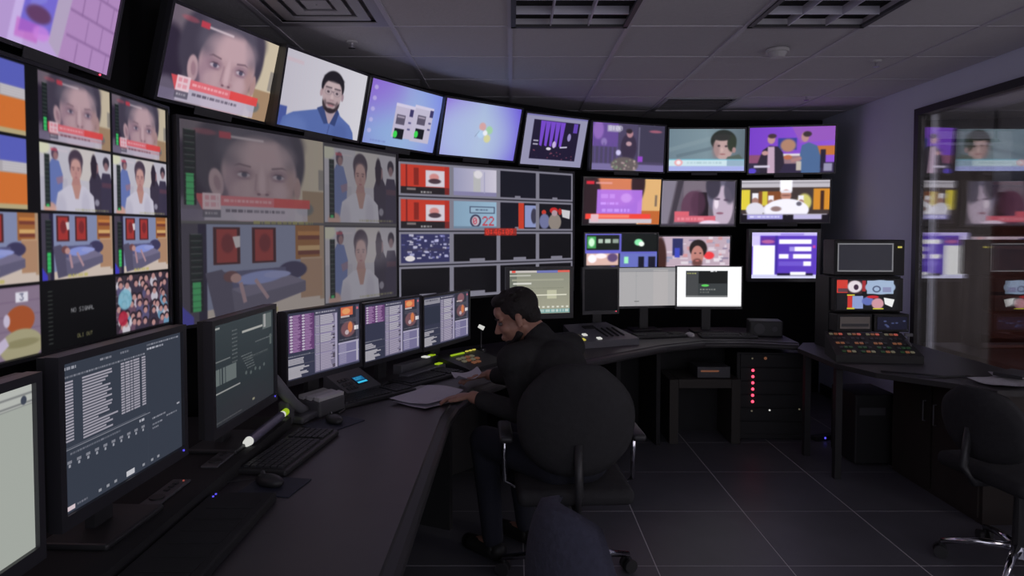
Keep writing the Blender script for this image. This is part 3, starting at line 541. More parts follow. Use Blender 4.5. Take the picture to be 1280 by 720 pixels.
def scr_lists(kind):
    c = Cv(480, 280, (58, 60, 80)); rr = random.Random(kind)
    rows = (13, 7, 0)[kind]
    if rows: c.rect(.03, .04, .35, .04 + rows * .043, (104, 66, 116))
    for col in range(2):
        for j in range(rows):
            y = .045 + j * .043; x = .04 + col * .15; c.ell(x + .02, y + .015, .02, .016, (206, 200, 214), .9, .4)
            for q in range(3): c.rect(x + .04, y + q * .013, x + .04 + rr.uniform(.05, .1), y + q * .013 + .007, (196, 160, 204), .85)
    if kind == 2:
        c.rect(.02, .04, .35, .15, (150, 148, 160)); c.words(.05, .06, .3, .03, (70, 70, 84), .8, 4); c.rect(.02, .2, .35, .56, (50, 54, 72))
    c.rect(.0, .66, .35, .665, (120, 120, 130)); c.words(.02, .645, .3, .014, (170, 170, 180), .7, 5)
    for j in range(4): c.rect(.02, .69 + j * .024, .02 + rr.uniform(.1, .2), .708 + j * .024, (196, 192, 200), .9)
    c.rect(0, .79, .35, .794, (120, 120, 130))
    for j in range(8): c.rect(.02, .81 + j * .022, .02 + .2 + .06 * math.sin(j * 1.7), .832 + j * .022, (178, 174, 182), .95)
    c.rect(.355, .02, .67, .98, (126, 120, 146)); c.rect(.355, .02, .67, .09, (70, 70, 90)); c.words(.37, .04, .64, .025, (200, 196, 210), .8, 6)
    for j in range(34):
        y = .1 + j * .0255; k = (214, 210, 216) if j < 17 else (190, 180, 200)
        if j in (6, 11, 17, 23): c.rect(.36, y, .66, y + .018, (160, 150, 180)); continue
        c.rect(.37, y, .42, y + .011, (196, 190, 204), .8); c.rect(.43, y, .43 + rr.uniform(.14, .19), y + .013, k, .95)
        if rr.random() < .25: c.rect(.6, y, .635, y + .016, (60, 52, 60))
    c.rect(.425, .1, .43, .98, (70, 62, 90)); c.rect(.635, .1, .665, .97, (176, 170, 196))
    c.rect(.69, .02, .99, .6, (54, 54, 68))
    if kind < 2: c.rect(.72, .03, .9, .17, (214, 110, 80)); c.ell(.8, .1, .06, .05, (240, 170, 110), .9, .5)
    else: c.ell(.82, .12, .08, .1, (150, 100, 110), .9, .4)
    c.rect(.72, .17, .85, .2, (196, 180, 180)); c.ell(.83, .40, .11, .13, (130, 90, 96), .9, .3); c.ell(.86, .37, .035, .09, (226, 130, 80), .9, .4); c.ell(.81, .45, .03, .04, (206, 190, 196), .9, .4)
    for j in range(5): c.words(.71, .22 + j * .015, .95, .01, (150, 146, 160), .5, j + 50)
    c.words(.7, .55, .97, .02, (140, 140, 150), .6, 55)
    c.rect(.92, .36, .985, .43, (236, 234, 236)); c.rect(.955, .05, .985, .09, (220, 90, 110)); c.rect(.945, .02, .99, .98, (150, 146, 170), .3)
    c.rect(.68, .6, .99, .97, (124, 118, 156)); c.rect(.68, .6, .99, .63, (176, 170, 196)); c.rect(.68, .77, .99, .785, (190, 186, 206))
    for j in range(12): c.rect(.70, .645 + j * .026, .80, .655 + j * .026, (190, 184, 206), .8)
    c.rect(.95, .62, .98, .95, (186, 182, 200)); c.a *= .92; return c
def scr_timeline():
    c = Cv(320, 220, (146, 146, 128)); c.grad((138, 140, 126), (162, 160, 140), vert=True); c.rect(0, 0, 1, .05, (196, 190, 186)); c.rect(.04, 0, .1, .05, (230, 90, 80)); c.rect(.45, 0, .8, .06, (110, 116, 176)); c.rect(.8, 0, 1, .05, (216, 96, 84)); c.rect(0, .06, .12, .9, (112, 116, 106)); c.rect(.0, .1, .35, .13, (190, 190, 180)); c.rect(.06, .28, .36, .32, (214, 214, 206)); c.rect(.04, .2, .9, .24, (160, 160, 142)); c.rect(.62, .46, .78, .66, (190, 190, 164)); c.rect(.3, .56, .95, .585, (226, 224, 206)); c.words(.1, .4, .9, .02, (120, 122, 106), .6, 2)
    for k in range(12): c.rect(.06 + k * .08, .83, .1 + k * .08, .87, (214, 214, 200))
    c.rect(.05, .9, 1, .99, (110, 156, 156)); c.words(.3, .91, .98, .06, (206, 214, 206), .9, 8); c.blur(1); return c
def scr_document():
    c = Cv(300, 190, (172, 170, 172)); c.rect(0, 0, 1, .1, (152, 152, 156)); c.rect(.3, .1, .32, 1, (160, 160, 164), .6); c.rect(.6, .05, .85, 1, (184, 178, 178), .6); c.words(.3, .08, .7, .02, (140, 140, 146), .5, 2); c.rect(.28, .87, .36, .89, (110, 110, 110)); c.words(.3, .2, .34, .02, (150, 150, 156), .5, 3); c.rect(.0, .1, 1, .105, (120, 120, 124)); c.blur(1); return c
def scr_terminal():
    c = Cv(300, 190, (250, 250, 252)); c.rect(.14, .1, .79, .76, (58, 62, 64)); c.rect(.15, .11, .33, .75, (70, 72, 74)); c.rect(.34, .12, .78, .42, (26, 28, 28)); c.words(.16, .15, .3, .03, (190, 190, 110), .8, 1); c.words(.52, .1, .62, .03, (220, 220, 224), .9, 2); c.ell(.44, .47, .06, .03, (90, 200, 90), 1, .4); c.words(.36, .55, .6, .04, (150, 154, 150), .8, 3); c.words(.36, .62, .5, .04, (120, 124, 120), .8, 4); c.rect(.14, .72, .79, .77, (150, 150, 150), .6); c.rect(0, .97, 1, 1, (200, 200, 202)); c.blur(1); return c
def scr_off():
    c = Cv(200, 110, (118, 118, 122)); c.rect(.025, .05, .975, .95, (42, 42, 50)); return c
def scr_smallquad():
    c = Cv(240, 120, (20, 20, 24)); c.rect(0, .02, .18, .45, (206, 60, 50)); c.rect(.02, .3, .18, .42, (90, 60, 70)); c.rect(.18, .05, .42, .48, (60, 40, 46)); c.ell(.3, .24, .12, .2, (226, 216, 222), 1, .3); c.ell(.32, .26, .04, .09, (60, 40, 60), 1, .4); c.rect(.42, .04, .48, .4, (160, 46, 50)); c.ell(.72, .26, .25, .24, (156, 176, 206), 1, .12); c.rect(.5, .04, .94, .48, (160, 180, 208)); c.ell(.66, .32, .07, .11, (80, 90, 120), 1, .2); c.ell(.66, .32, .045, .07, (160, 180, 208), 1, .2); c.rect(.76, .26, .9, .42, (130, 130, 170), .8)
    c.rect(.18, .5, .26, .95, (196, 52, 48)); c.rect(.26, .55, .44, .97, (140, 156, 206)); c.ell(.52, .72, .1, .14, (96, 110, 180), 1, .4); c.ell(.68, .8, .1, .18, (206, 150, 160), 1, .3); c.ell(.6, .58, .1, .05, (196, 40, 50), 1, .4); c.poly([(.78, .6), (.96, .66), (.92, .92), (.8, .82)], (236, 236, 236)); c.rect(.17, .5, .3, .54, (214, 206, 60)); c.rect(.17, .94, .3, .99, (206, 200, 60)); c.rect(.6, .95, .78, .99, (206, 200, 60)); c.blur(1); return c
def scr_blueunit():
    c = Cv(120, 60, (24, 24, 40)); rr = random.Random(8)
    for _ in range(8): c.ell(rr.uniform(.2, .9), rr.uniform(.2, .8), .05, .06, (70, 80, 120), .9, .5)
    return c
def scr_lcd():
    c = Cv(120, 80, (10, 40, 70)); c.rect(.05, .05, .95, .6, (24, 96, 140)); c.words(.1, .15, .8, .1, (60, 170, 210), .9, 2); c.words(.1, .35, .7, .1, (60, 170, 210), .9, 5); c.rect(.05, .72, .95, .95, (60, 190, 230)); return c
def scr_grey():
    return Cv(160, 90, (104, 104, 112)).grad((84, 84, 92), (128, 126, 134)).blur(1)

def screen_mat(name, cv, strength=1.0, rough=.35):
    if SOFT.get('n'): cv.blur(SOFT['n'])
    cv.a *= SOFT.get('k', 1)
    img = bpy.data.images.new(name, cv.w, cv.h, alpha=False)
    px = np.ones((cv.h, cv.w, 4), np.float32); px[..., :3] = np.clip(cv.a[::-1], 0, 1)
    img.pixels.foreach_set(px.ravel()); img.update(); img.pack()
    m = bpy.data.materials.new(name); m.use_nodes = True; nt = m.node_tree; b = nt.nodes['Principled BSDF']
    b.inputs['Base Color'].default_value = (.012, .012, .014, 1); b.inputs['Roughness'].default_value = rough; b.inputs['Specular IOR Level'].default_value = .12
    t = nt.nodes.new('ShaderNodeTexImage'); t.image = img; t.extension = 'EXTEND'
    nt.links.new(t.outputs[0], b.inputs['Emission Color']); b.inputs['Emission Strength'].default_value = strength
    return m
def screen_part(parent, w, h, y, cv, name='screen', strength=1., z0=0., x0=0., T=None, label=None):
    me = bpy.data.meshes.new(name); d = .004
    vs = [(-w / 2, 0, -h / 2), (w / 2, 0, -h / 2), (w / 2, 0, h / 2), (-w / 2, 0, h / 2), (-w / 2, d, -h / 2), (w / 2, d, -h / 2), (w / 2, d, h / 2), (-w / 2, d, h / 2)]
    me.from_pydata(vs, [], [(0, 1, 2, 3), (4, 7, 6, 5), (0, 4, 5, 1), (1, 5, 6, 2), (2, 6, 7, 3), (3, 7, 4, 0)])
    uv = me.uv_layers.new(name='UVMap'); co = [(0, 0), (1, 0), (1, 1), (0, 1)]
    for i in range(4): uv.data[i].uv = co[i]
    me.materials.append(screen_mat(name, cv, strength)); me.materials.append(M['bezel'])
    for p in me.polygons: p.material_index = 0 if p.index == 0 else 1
    o = bpy.data.objects.new(name, me); C.objects.link(o); o.parent = parent; o.location = (x0, y, z0)
    if T: o.rotation_euler = T
    if label: o['label'] = label
    return o

# display: local x right, z up, -y towards the viewer, origin at the screen centre
def housing(parent, w, h, bez=.02, depth=.05, body='black_plastic', chin=0.):
    m = MB(); W = w + 2 * bez; H = h + 2 * bez
    m.box((-(w + bez) / 2, .006, -chin / 2), (bez, .028, H + chin)); m.box(((w + bez) / 2, .006, -chin / 2), (bez, .028, H + chin))
    m.box((0, .006, (h + bez) / 2), (w, .028, bez)); m.box((0, .006, -(h + bez) / 2 - chin / 2), (w, .028, bez + chin))
    bz = m.build('bezel', 'bezel', parent)
    b = MB(); b.box((0, .02 + depth * .3, -chin / 2), (W * .995, depth * .6, (H + chin) * .995)); b.rbox((0, .02 + depth * .8, 0), (W * .7, depth * .6, H * .7), .01)
    b.build('back_cover', body, parent)
    return bz
def tv(label, c, yaw, tilt, w, h, cv, group, wall_gap=.12, bez=.014, led=None, plate=True, strength=1., cat='television', name='television'):
    t = thing(name, label, cat, c, (R(tilt), 0, R(yaw)), group)
    bz = housing(t, w, h, bez, .06)
    screen_part(t, w, h, 0, cv, strength=strength)
    B((0, .06 + wall_gap / 2, 0), (.2, wall_gap, .16)).build('wall_bracket', 'matte_black', t)
    if plate: B((-.02, -.012, -h / 2 - bez - .006), (w * .34, .004, .036)).build('label_plate', 'label', t)
    if led: MB().cone((w / 2 - .05, -.008, -h / 2 - bez / 2), (w / 2 - .05, -.011, -h / 2 - bez / 2), .0035, .0035, 8).build('power_light', led, bz)
    return t

# ------------------------------------------------------------------ the setting
CZ = 2.60; XL, XR = -1.75, 2.95; YB, YF = -2.0, 6.6
ceil = struct('ceiling')
B(((XL + XR) / 2, (YB + YF) / 2, CZ + .06), (XR - XL + .3, YF - YB + .3, .04)).build('ceiling_slab', 'matte_black', ceil)
xs = [-.01 + .61 * k for k in range(-2, 5)]; xs = [XL] + xs + [XR]
ys = [3.54 + .61 * k for k in range(-9, 5)]; ys = [YB] + ys + [YF]
tile_mesh = {}
FIX = {}   # cells taken by fixtures
def incell(x, y):
    return (-.01 < x < .6 and 2.32 < y < 3.54) or (1.21 < x < 1.82 and 2.32 < y < 3.54) or (1.21 < x < 1.82 and 5.37 < y < 5.98) or (-1.23 < x < -.62 and 2.93 < y < 3.54)
for i in range(len(xs) - 1):
    for j in range(len(ys) - 1):
        cx, cy = (xs[i] + xs[i + 1]) / 2, (ys[j] + ys[j + 1]) / 2; dx, dy = xs[i + 1] - xs[i] - .012, ys[j + 1] - ys[j] - .012
        if incell(cx, cy): continue
        k = (round(dx, 3), round(dy, 3))
        if k not in tile_mesh: tile_mesh[k] = B((0, 0, 0), (dx, dy, .016)).mesh('ceiling_tile', 'ceiling_tile')
        inst('ceiling_tile', tile_mesh[k], ceil, (cx, cy, CZ + .014 + rng.uniform(-.0015, .0015)))
for x in xs[1:-1]: B((x, (YB + YF) / 2, CZ + .003), (.024, YF - YB, .008)).build('grid_bar', 'tbar', ceil)
crossm = {}
for y in ys[1:-1]:
    for i in range(len(xs) - 1):
        L = round(xs[i + 1] - xs[i] - .024, 3)
        if L not in crossm: crossm[L] = B((0, 0, 0), (L, .016, .006)).mesh('cross_bar', 'tbar')
        inst('cross_bar', crossm[L], ceil, ((xs[i] + xs[i + 1]) / 2, y, CZ + .005))
# floor of square raised-floor tiles
fl = struct('floor')
B(((XL + XR) / 2, (YB + YF) / 2, -.0215), (XR - XL + .3, YF - YB + .3, .04)).build('floor_slab', 'floor_joint', fl)
fx = [.665 + .61 * k for k in range(-3, 4)]; fx = [XL] + fx + [XR]
fy = [3.07 + .61 * k for k in range(-8, 6)]; fy = [YB] + fy + [YF]
fm = {}
for i in range(len(fx) - 1):
    for j in range(len(fy) - 1):
        dx, dy = round(fx[i + 1] - fx[i] - .005, 3), round(fy[j + 1] - fy[j] - .005, 3)
        if (dx, dy) not in fm: fm[(dx, dy)] = RB((0, 0, 0), (dx, dy, .012), .0015, 1).mesh('floor_tile', 'floor_tile')
        inst('floor_tile', fm[(dx, dy)], fl, ((fx[i] + fx[i + 1]) / 2, (fy[j] + fy[j + 1]) / 2, -.006 + rng.uniform(-.0002, .0002)))
# curved black wall that carries the screens
WP = [(-1.72, -2.0), (-1.70, 1.2), (-1.68, 2.2), (-1.62, 3.0), (-1.38, 3.72), (-1.06, 4.38), (-.64, 5.02), (-.05, 5.56), (.58, 6.02), (1.3, 6.34), (2.0, 6.46), (3.0, 6.46)]
m = MB(); outer = []
for i, p in enumerate(WP):
    a = Vector(WP[max(i - 1, 0)]); b = Vector(WP[min(i + 1, len(WP) - 1)]); d = (b - a).normalized(); outer.append((p[0] - d.y * .1, p[1] + d.x * .1))
for i in range(len(WP) - 1):
    o = MB().prism([WP[i], WP[i + 1], outer[i + 1], outer[i]], 0, CZ).build('wall_front', 'black_wall'); o['kind'] = 'structure'
# right wall around the window
m = MB(); T = .14
m.box((XR + T / 2, (YB + YF) / 2, 2.52), (T, YF - YB, .18)); m.box((XR + T / 2, (4.95 + YF) / 2, 1.215), (T, YF - 4.95, 2.43)); m.box((XR + T / 2, (YB + 4.95) / 2, .24), (T, 4.95 - YB, .48))
m.box((XR + T / 2, (YB - .6) / 2, 1.455), (T, -.6 - YB, 1.95))
o = m.build('wall_right', 'wall_paint'); o['kind'] = 'structure'
o = B(((XL + XR) / 2, YB - .05, 1.3), (XR - XL + .3, .1, 2.6)).build('wall_back', 'wall_paint'); o['kind'] = 'structure'
o = B((XR - .008, (4.97 + 6.4) / 2, .05), (.014, 1.43, .1)).build('baseboard_right', 'black_plastic'); o['kind'] = 'structure'
wn = struct('window_1')
m = MB(); y0, y1, z0, z1 = -.6, 4.95, .48, 2.43; f = .05
m.box((XR + .02, (y0 + y1) / 2, z1 - f / 2), (.09, y1 - y0, f)); m.box((XR + .02, (y0 + y1) / 2, z0 + f / 2), (.09, y1 - y0, f)); m.box((XR + .02, y1 - f / 2, (z0 + z1) / 2), (.09, f, z1 - z0 - 2 * f)); m.box((XR + .02, y0 + f / 2, (z0 + z1) / 2), (.09, f, z1 - z0 - 2 * f))
m.build('window_frame', 'frame_dark', wn)
B((XR + .004, (y0 + y1) / 2, (z0 + z1) / 2), (.008, y1 - y0 - 2 * f, z1 - z0 - 2 * f)).build('window_pane', 'window_glass', wn)
# room seen dimly through the glass
o = B((5.3, 2.6, 1.3), (.1, 9.2, 2.6)).build('wall_right', 'wall_paint'); o['kind'] = 'structure'
o = B((4.2, 7.2, 1.3), (2.3, .1, 2.6)).build('wall_front', 'wall_paint'); o['kind'] = 'structure'
o = B((4.2, -2.05, 1.3), (2.3, .1, 2.6)).build('wall_back', 'wall_paint'); o['kind'] = 'structure'
o = B((4.2, 2.6, -.05), (2.4, 9.4, .1)).build('floor', 'floor_tile'); o['kind'] = 'structure'
o = B((4.2, 2.6, 2.66), (2.4, 9.4, .1)).build('ceiling', 'ceiling_tile'); o['kind'] = 'structure'
def wavy(xc, ya, yb, za, zb, n, amp, th=.01):
    m = MB(); k = n * 6; fr = [(xc + amp * math.sin(i / k * n * 2 * PI), ya + (yb - ya) * i / k) for i in range(k + 1)]
    m.prism(fr + [(x + th, y) for x, y in fr[::-1]], za, zb); return m
t = thing('curtain', 'brown grey floor-length curtain hanging behind the window glass', 'curtain', (3.66, 5.95, 0), (0, 0, R(90)))
wavy(0, -.55, .55, .02, 2.3, 7, .03).build('curtain_fabric', 'curtain', t, smooth=True)
MB().tube([(0, -.6, 2.34), (0, .6, 2.34)], .015).build('curtain_rod', 'frame_dark', t)
for s in (-.57, .57): MB().box((0, s, 2.48), (.02, .02, .25)).build('rod_bracket', 'frame_dark', t)
t = thing('bookcase', 'reddish wooden bookcase behind the glass at the right edge', 'bookcase', (4.72, 6.3, 0), (0, 0, R(90)))
for a, b_ in (((0, -.46, 1.0), (.4, .03, 2.0)), ((0, .46, 1.0), (.4, .03, 2.0))): B(a, (b_[0], b_[1], b_[2])).build('side_panel', 'wood_red', t)
for z in (.03, .5, .95, 1.4, 1.98): B((0, 0, z), (.38, .89, .03)).build('shelf', 'wood_red', t)
B((.19, 0, 1.0), (.015, .92, 1.98)).build('back_panel', 'wood_red', t)

# ------------------------------------------------------------------ ceiling fixtures
def troffer(label, x, y, ly=1.22, dark=False):
    t = thing('ceiling_light', label, 'ceiling light', (x, y, CZ), group='unlit louvred ceiling lights')
    lx = .60; ly -= .01
    m = MB(); m.box((-lx / 2 + .012, 0, -.001), (.024, ly, .014)); m.box((lx / 2 - .012, 0, -.001), (.024, ly, .014)); m.box((0, -ly / 2 + .012, -.001), (lx, .024, .014)); m.box((0, ly / 2 - .012, -.001), (lx, .024, .014))
    m.build('frame', 'fixture_dark', t)
    m = MB(); m.box((0, 0, .092), (lx, ly, .006)); m.build('reflector', 'fixture_in', t)
    m = MB()
    for s in (-1, 1): m.box((s * lx / 2 * .99, 0, .045), (.006, ly, .09)); m.box((0, s * ly / 2 * .99, .045), (lx, .006, .09))
    m.build('casing', 'fixture_in', t)
    for s in (-1, 0, 1): MB().cone((s * .19, -ly / 2 + .04, .07), (s * .19, ly / 2 - .04, .07), .013, .013, 10).build('lamp_tube', 'white_plastic', t)
    bl = B((0, 0, 0), (.007, ly - .05, .045)).mesh('louver_blade', 'louver')
    for s in (-1, 1): inst('louver_blade', bl, t, (s * .097, 0, .02))
    n = int(round(ly / .2)); b2 = B((0, 0, 0), (lx - .05, .006, .04)).mesh('louver_blade', 'louver')
    for k in range(1, n): inst('louver_blade', b2, t, (0, -ly / 2 + ly * k / n, .02))
    return t
troffer('unlit ceiling light with silver louvre grid, left of the two at the top edge', .295, 2.93)
troffer('unlit ceiling light with silver louvre grid, right of the two at the top edge', 1.515, 2.93)
def slat_vent(name, label, x, y, n, parent=None):
    t = thing(name, label, 'air vent', (x, y, CZ)); lx = .6
    m = MB()
    for s in (-1, 1): m.box((s * (lx / 2 - .015), 0, 0), (.03, lx, .012)); m.box((0, s * (lx / 2 - .015), 0), (lx - .06, .03, .012))
    m.build('frame', 'vent', t); B((0, 0, .04), (lx - .02, lx - .02, .006)).build('backing', 'matte_black', t)
    sm = B((0, 0, 0), (lx - .06, .03, .003), (R(35), 0, 0)).mesh('slat', 'vent')
    for k in range(n): inst('slat', sm, t, (0, -lx / 2 + .05 + (lx - .1) * k / (n - 1), .012))
slat_vent('ceiling_vent', 'dark slatted air vent in the ceiling above the far right screens', 1.515, 5.675, 9)
t = thing('ceiling_vent', 'square stepped air diffuser in the ceiling at upper left', 'air vent', (-.925, 3.235, CZ))
for k, s in enumerate((.59, .43, .27, .12)):
    m = MB(); r_ = s / 2; wd = .055
    for q in (-1, 1): m.box((q * (r_ - wd / 2), 0, .004 + .004 * k), (wd, s, .006)); m.box((0, q * (r_ - wd / 2), .004 + .004 * k), (s - 2 * wd, wd, .006))
    m.build('diffuser_ring', 'vent', t)
B((0, 0, .035), (.59, .59, .006)).build('backing', 'vent', t)
t = thing('smoke_detector', 'white round smoke detector on the ceiling between lights and screens', 'smoke detector', (1.544, 3.97, CZ))
MB().cone((0, 0, 0), (0, 0, -.018), .065, .065, 24).build('base', 'white_plastic', t, smooth=False)
m = MB(); m.cone((0, 0, -.018), (0, 0, -.045), .055, .038, 24); m.build('sensor_dome', 'white_plastic', t)
for lab, x, y in (('small ceiling sprinkler right of the smoke detector', 2.266, 4.247), ('small ceiling sprinkler farthest from the camera, near the right wall', 2.296, 5.312), ('small ceiling sprinkler at upper left above the bearded man screen', -.896, 3.82)):
    t = thing('sprinkler', lab, 'sprinkler', (x, y, CZ), group='ceiling sprinklers')
    MB().cone((0, 0, .006), (0, 0, -.004), .035, .03, 20).build('escutcheon', 'white_plastic', t)
    MB().cone((0, 0, -.004), (0, 0, -.03), .009, .007, 10).cone((0, 0, -.03), (0, 0, -.033), .02, .02, 14).build('nozzle', 'chrome', t)

# ------------------------------------------------------------------ the wall of screens
SOFT['n'] = 4
G1 = 'televisions of the top row'; G2 = 'big multiview screens'; G3 = 'small screens at the far end'
tv('top-row television showing a plain grey picture, cut by the top left corner', (-1.49, 1.33, 2.32), 90, 12, .64, .392, scr_grey(), G1)
tv('top-row television showing a lilac door and brick wall picture', (-1.49, 2.255, 2.318), 88, 12, .60, .392, scr_door(), G1, .10, led='led_red')
tv('top-row television showing a woman\'s face with a red caption bar', (-1.344, 3.186, 2.301), 72.3, 15.5, .70, .392, scr_woman(), G1)
tv('top-row television showing a bearded man in a blue shirt', (-1.049, 3.826, 2.291), 67.1, 12, .70, .392, scr_man(), G1)
tv('top-row television showing two white dialog windows on a blue desktop', (-.704, 4.464, 2.287), 58.1, 14.5, .70, .392, scr_windows(), G1)
tv('top-row television showing a blue desktop with a small coloured flag', (-.222, 4.985, 2.280), 41.3, 14.9, .70, .392, scr_flag(), G1)
tv('top-row television showing a purple stage inside a pale lilac border', (.347, 5.543, 2.279), 33.4, 15, .62, .40, scr_stage(), G1)
SOFT['n'] = 9
tv('top-row television showing a standing speaker on a purple stage', (.996, 5.796, 2.260), 20.4, 4, .70, .392, scr_speaker(), G1, .25)
tv('top-row television showing a man\'s face over a pale blue banner', (1.70, 5.93, 2.255), 0, 3, .66, .362, scr_face(), G1, .38)
tv('top-row television showing two men talking in a purple studio', (2.416, 5.872, 2.249), -9.6, 5, .70, .392, scr_talk(), G1, .48)
SOFT['n'] = 4
tv('big left multiview screen with two rows of faces above two rows of sofa pictures', (-1.445, 2.07, 1.604), 87.4, 0, 1.42, .874, multiview_left(), G2, .14, .012, None, False)
tv('big middle multiview screen divided in four, a woman\'s face at its top left', (-1.043, 3.471, 1.579), 62.7, 0, 1.477, .864, multiview_middle(), G2, .2, .014, None, False)
tv('big multiview screen with a grey four by four grid and a red clock', (-.123, 4.610, 1.545), 38.3, 0, 1.467, .865, multiview_grid(), G2, .3, .014, None, False)
SOFT['n'] = 9; SOFT['k'] = 1.1
tv('small screen showing a translucent purple box over a face, red bar below', (.936, 5.750, 1.798), 14.5, 6, .70, .385, scr_purplebox(), G3, .31, .012, None, False)
tv('small screen showing a mauve profile of a face with red captions', (1.616, 5.881, 1.788), 5, 2.6, .655, .385, scr_mauve(), G3, .40, .012, None, False)
tv('small screen showing chefs in tall white hats', (2.385, 5.92, 1.808), -8, 3, .735, .365, scr_chefs(), G3, .44, .012, None, True)
tv('small screen split in four with green and white graphics', (.925, 5.72, 1.345), 12, 2, .645, .36, scr_quad(), G3, .33, .012, None, False)
tv('small screen showing a bearded man before bright posters', (1.58, 5.90, 1.335), 3, 2, .65, .33, scr_poster_man(), G3, .40, .012, None, False)
tv('squarer small screen showing a purple and white form', (2.313, 5.745, 1.341), -.6, 1.3, .55, .39, scr_rota(), G3, .68, .03, None, False)

SOFT['n'] = 0; SOFT['k'] = 1
# ------------------------------------------------------------------ the long curved console desk
DZ = .75
inner = [(-.262, -.6), (-.262, 2.86), (-.24, 3.08), (-.16, 3.38), (.02, 3.68), (.22, 3.90), (.49, 4.15), (.78, 4.42), (1.08, 4.68), (1.4, 4.86), (1.72, 4.86), (2.03, 4.75)]
outer = [(-1.38, -.6), (-1.38, 2.7), (-1.22, 3.25), (-.98, 3.75), (-.7, 4.22), (-.35, 4.62), (.1, 4.98), (.5, 5.28), (.95, 5.5), (1.4, 5.6), (1.8, 5.6), (2.1, 5.5)]
dk = thing('console_desk', 'long curved dark console desk sweeping from the left foreground to the far screens', 'desk', (-.3, 3.2, 0))
dk.location = (0, 0, 0)
def strip_prism(A, Bp, z0, z1):
    m = MB()
    for i in range(len(A) - 1): pass
    m.prism(A + Bp[::-1], z0, z1); return m
def offs(P, d):
    r = []
    for i, p in enumerate(P):
        a = Vector(P[max(i - 1, 0)]); b = Vector(P[min(i + 1, len(P) - 1)]); t_ = (b - a).normalized(); r.append((p[0] - t_.y * d, p[1] + t_.x * d))
    return r
in2 = offs(inner, .045)
def quadstrip(A, Bp, z0, z1):
    m = MB(); n = len(A)
    vs = [(x, y, z1) for x, y in A] + [(x, y, z1) for x, y in Bp] + [(x, y, z0) for x, y in A] + [(x, y, z0) for x, y in Bp]
    fs = []
    for i in range(n - 1): fs += [(i, i + 1, n + i + 1, n + i), (2 * n + i, 3 * n + i, 3 * n + i + 1, 2 * n + i + 1), (i, 2 * n + i, 2 * n + i + 1, i + 1), (n + i, n + i + 1, 3 * n + i + 1, 3 * n + i)]
    fs += [(0, n, 3 * n, 2 * n), (n - 1, 3 * n - 1, 4 * n - 1, 2 * n - 1)]
    m.add(vs, fs); return m
quadstrip(in2, outer, DZ - .035, DZ).build('worktop', 'desk_top', dk)
m = MB(); prof = [(.002, 0), (-.006, -.006), (-.03, -.012), (-.042, -.022), (-.045, -.034), (-.042, -.046), (-.0, -.05)]
n = len(inner); ring = [[(*offs(in2, dx)[i], DZ + dz) for dx, dz in prof] for i in range(n)]
vs = [v for r_ in ring for v in r_]; k = len(prof)
m.add(vs, [(i * k + j, (i + 1) * k + j, (i + 1) * k + (j + 1) % k, i * k + (j + 1) % k) for i in range(n - 1) for j in range(k)] + [tuple(range(k)), tuple(range((n - 1) * k, n * k))[::-1]])
m.build('padded_edge', 'desk_edge', dk)
# raised equipment ledge under the monitors
la, lb = [(-.89, -.6), (-.89, 2.70)], [(-1.36, -.6), (-1.36, 2.70)]
quadstrip(la, lb, DZ + .0005, DZ + .045).build('equipment_ledge', 'matte_black', dk)
for i, (a, b) in enumerate(zip(inner, outer)):
    if i in (0, 1, 3, 5, 7, 8):
        a = Vector(a); b = Vector(b); d = b - a; c = (a + d * .55)
        MB().box((c.x, c.y, (DZ - .036) / 2), (d.length * .72, .03, DZ - .036), (0, 0, math.atan2(d.y, d.x))).build('support_panel', 'matte_black', dk)
MB().box((2.03, 5.4, (DZ - .036) / 2), (.05, .05, DZ - .036)).build('support_post', 'matte_black', dk)
md = [((a[0] * .35 + b[0] * .65), (a[1] * .35 + b[1] * .65)) for a, b in zip(inner, outer)]
quadstrip(md, offs(md, .02), .04, DZ - .036).build('modesty_panel', 'matte_black', dk)
# outlet plates on the ledge in front of the large monitors
for i, (x, y, rd) in enumerate(((-.985, 1.90, True), (-.955, 2.20, False))):
    t = thing('outlet_plate', ['oval socket plate on the ledge below the nearest dark blue table monitor', 'oval socket plate on the ledge between the two large tool monitors'][i], 'socket', (x + .0, y, DZ + .045), group='socket plates on the ledge')
    m = MB(); m.rbox((0, 0, .004), (.055, .19, .008), .025, 3); m.build('plate', 'mid_grey', t)
    MB().cone((0, -.05, .008), (0, -.05, .012), .02, .02, 16).build('round_socket', 'black_plastic', t)
    for q in (.005, .03, .055): B((0, q, .0105), (.012, .016, .005)).build('jack', 'black_plastic', t)
    MB().cone((0.012, .078, .008), (0.012, .078, .011), .003, .003, 8).build('indicator_light', 'led_pink' if i == 0 else 'led_dim', t)

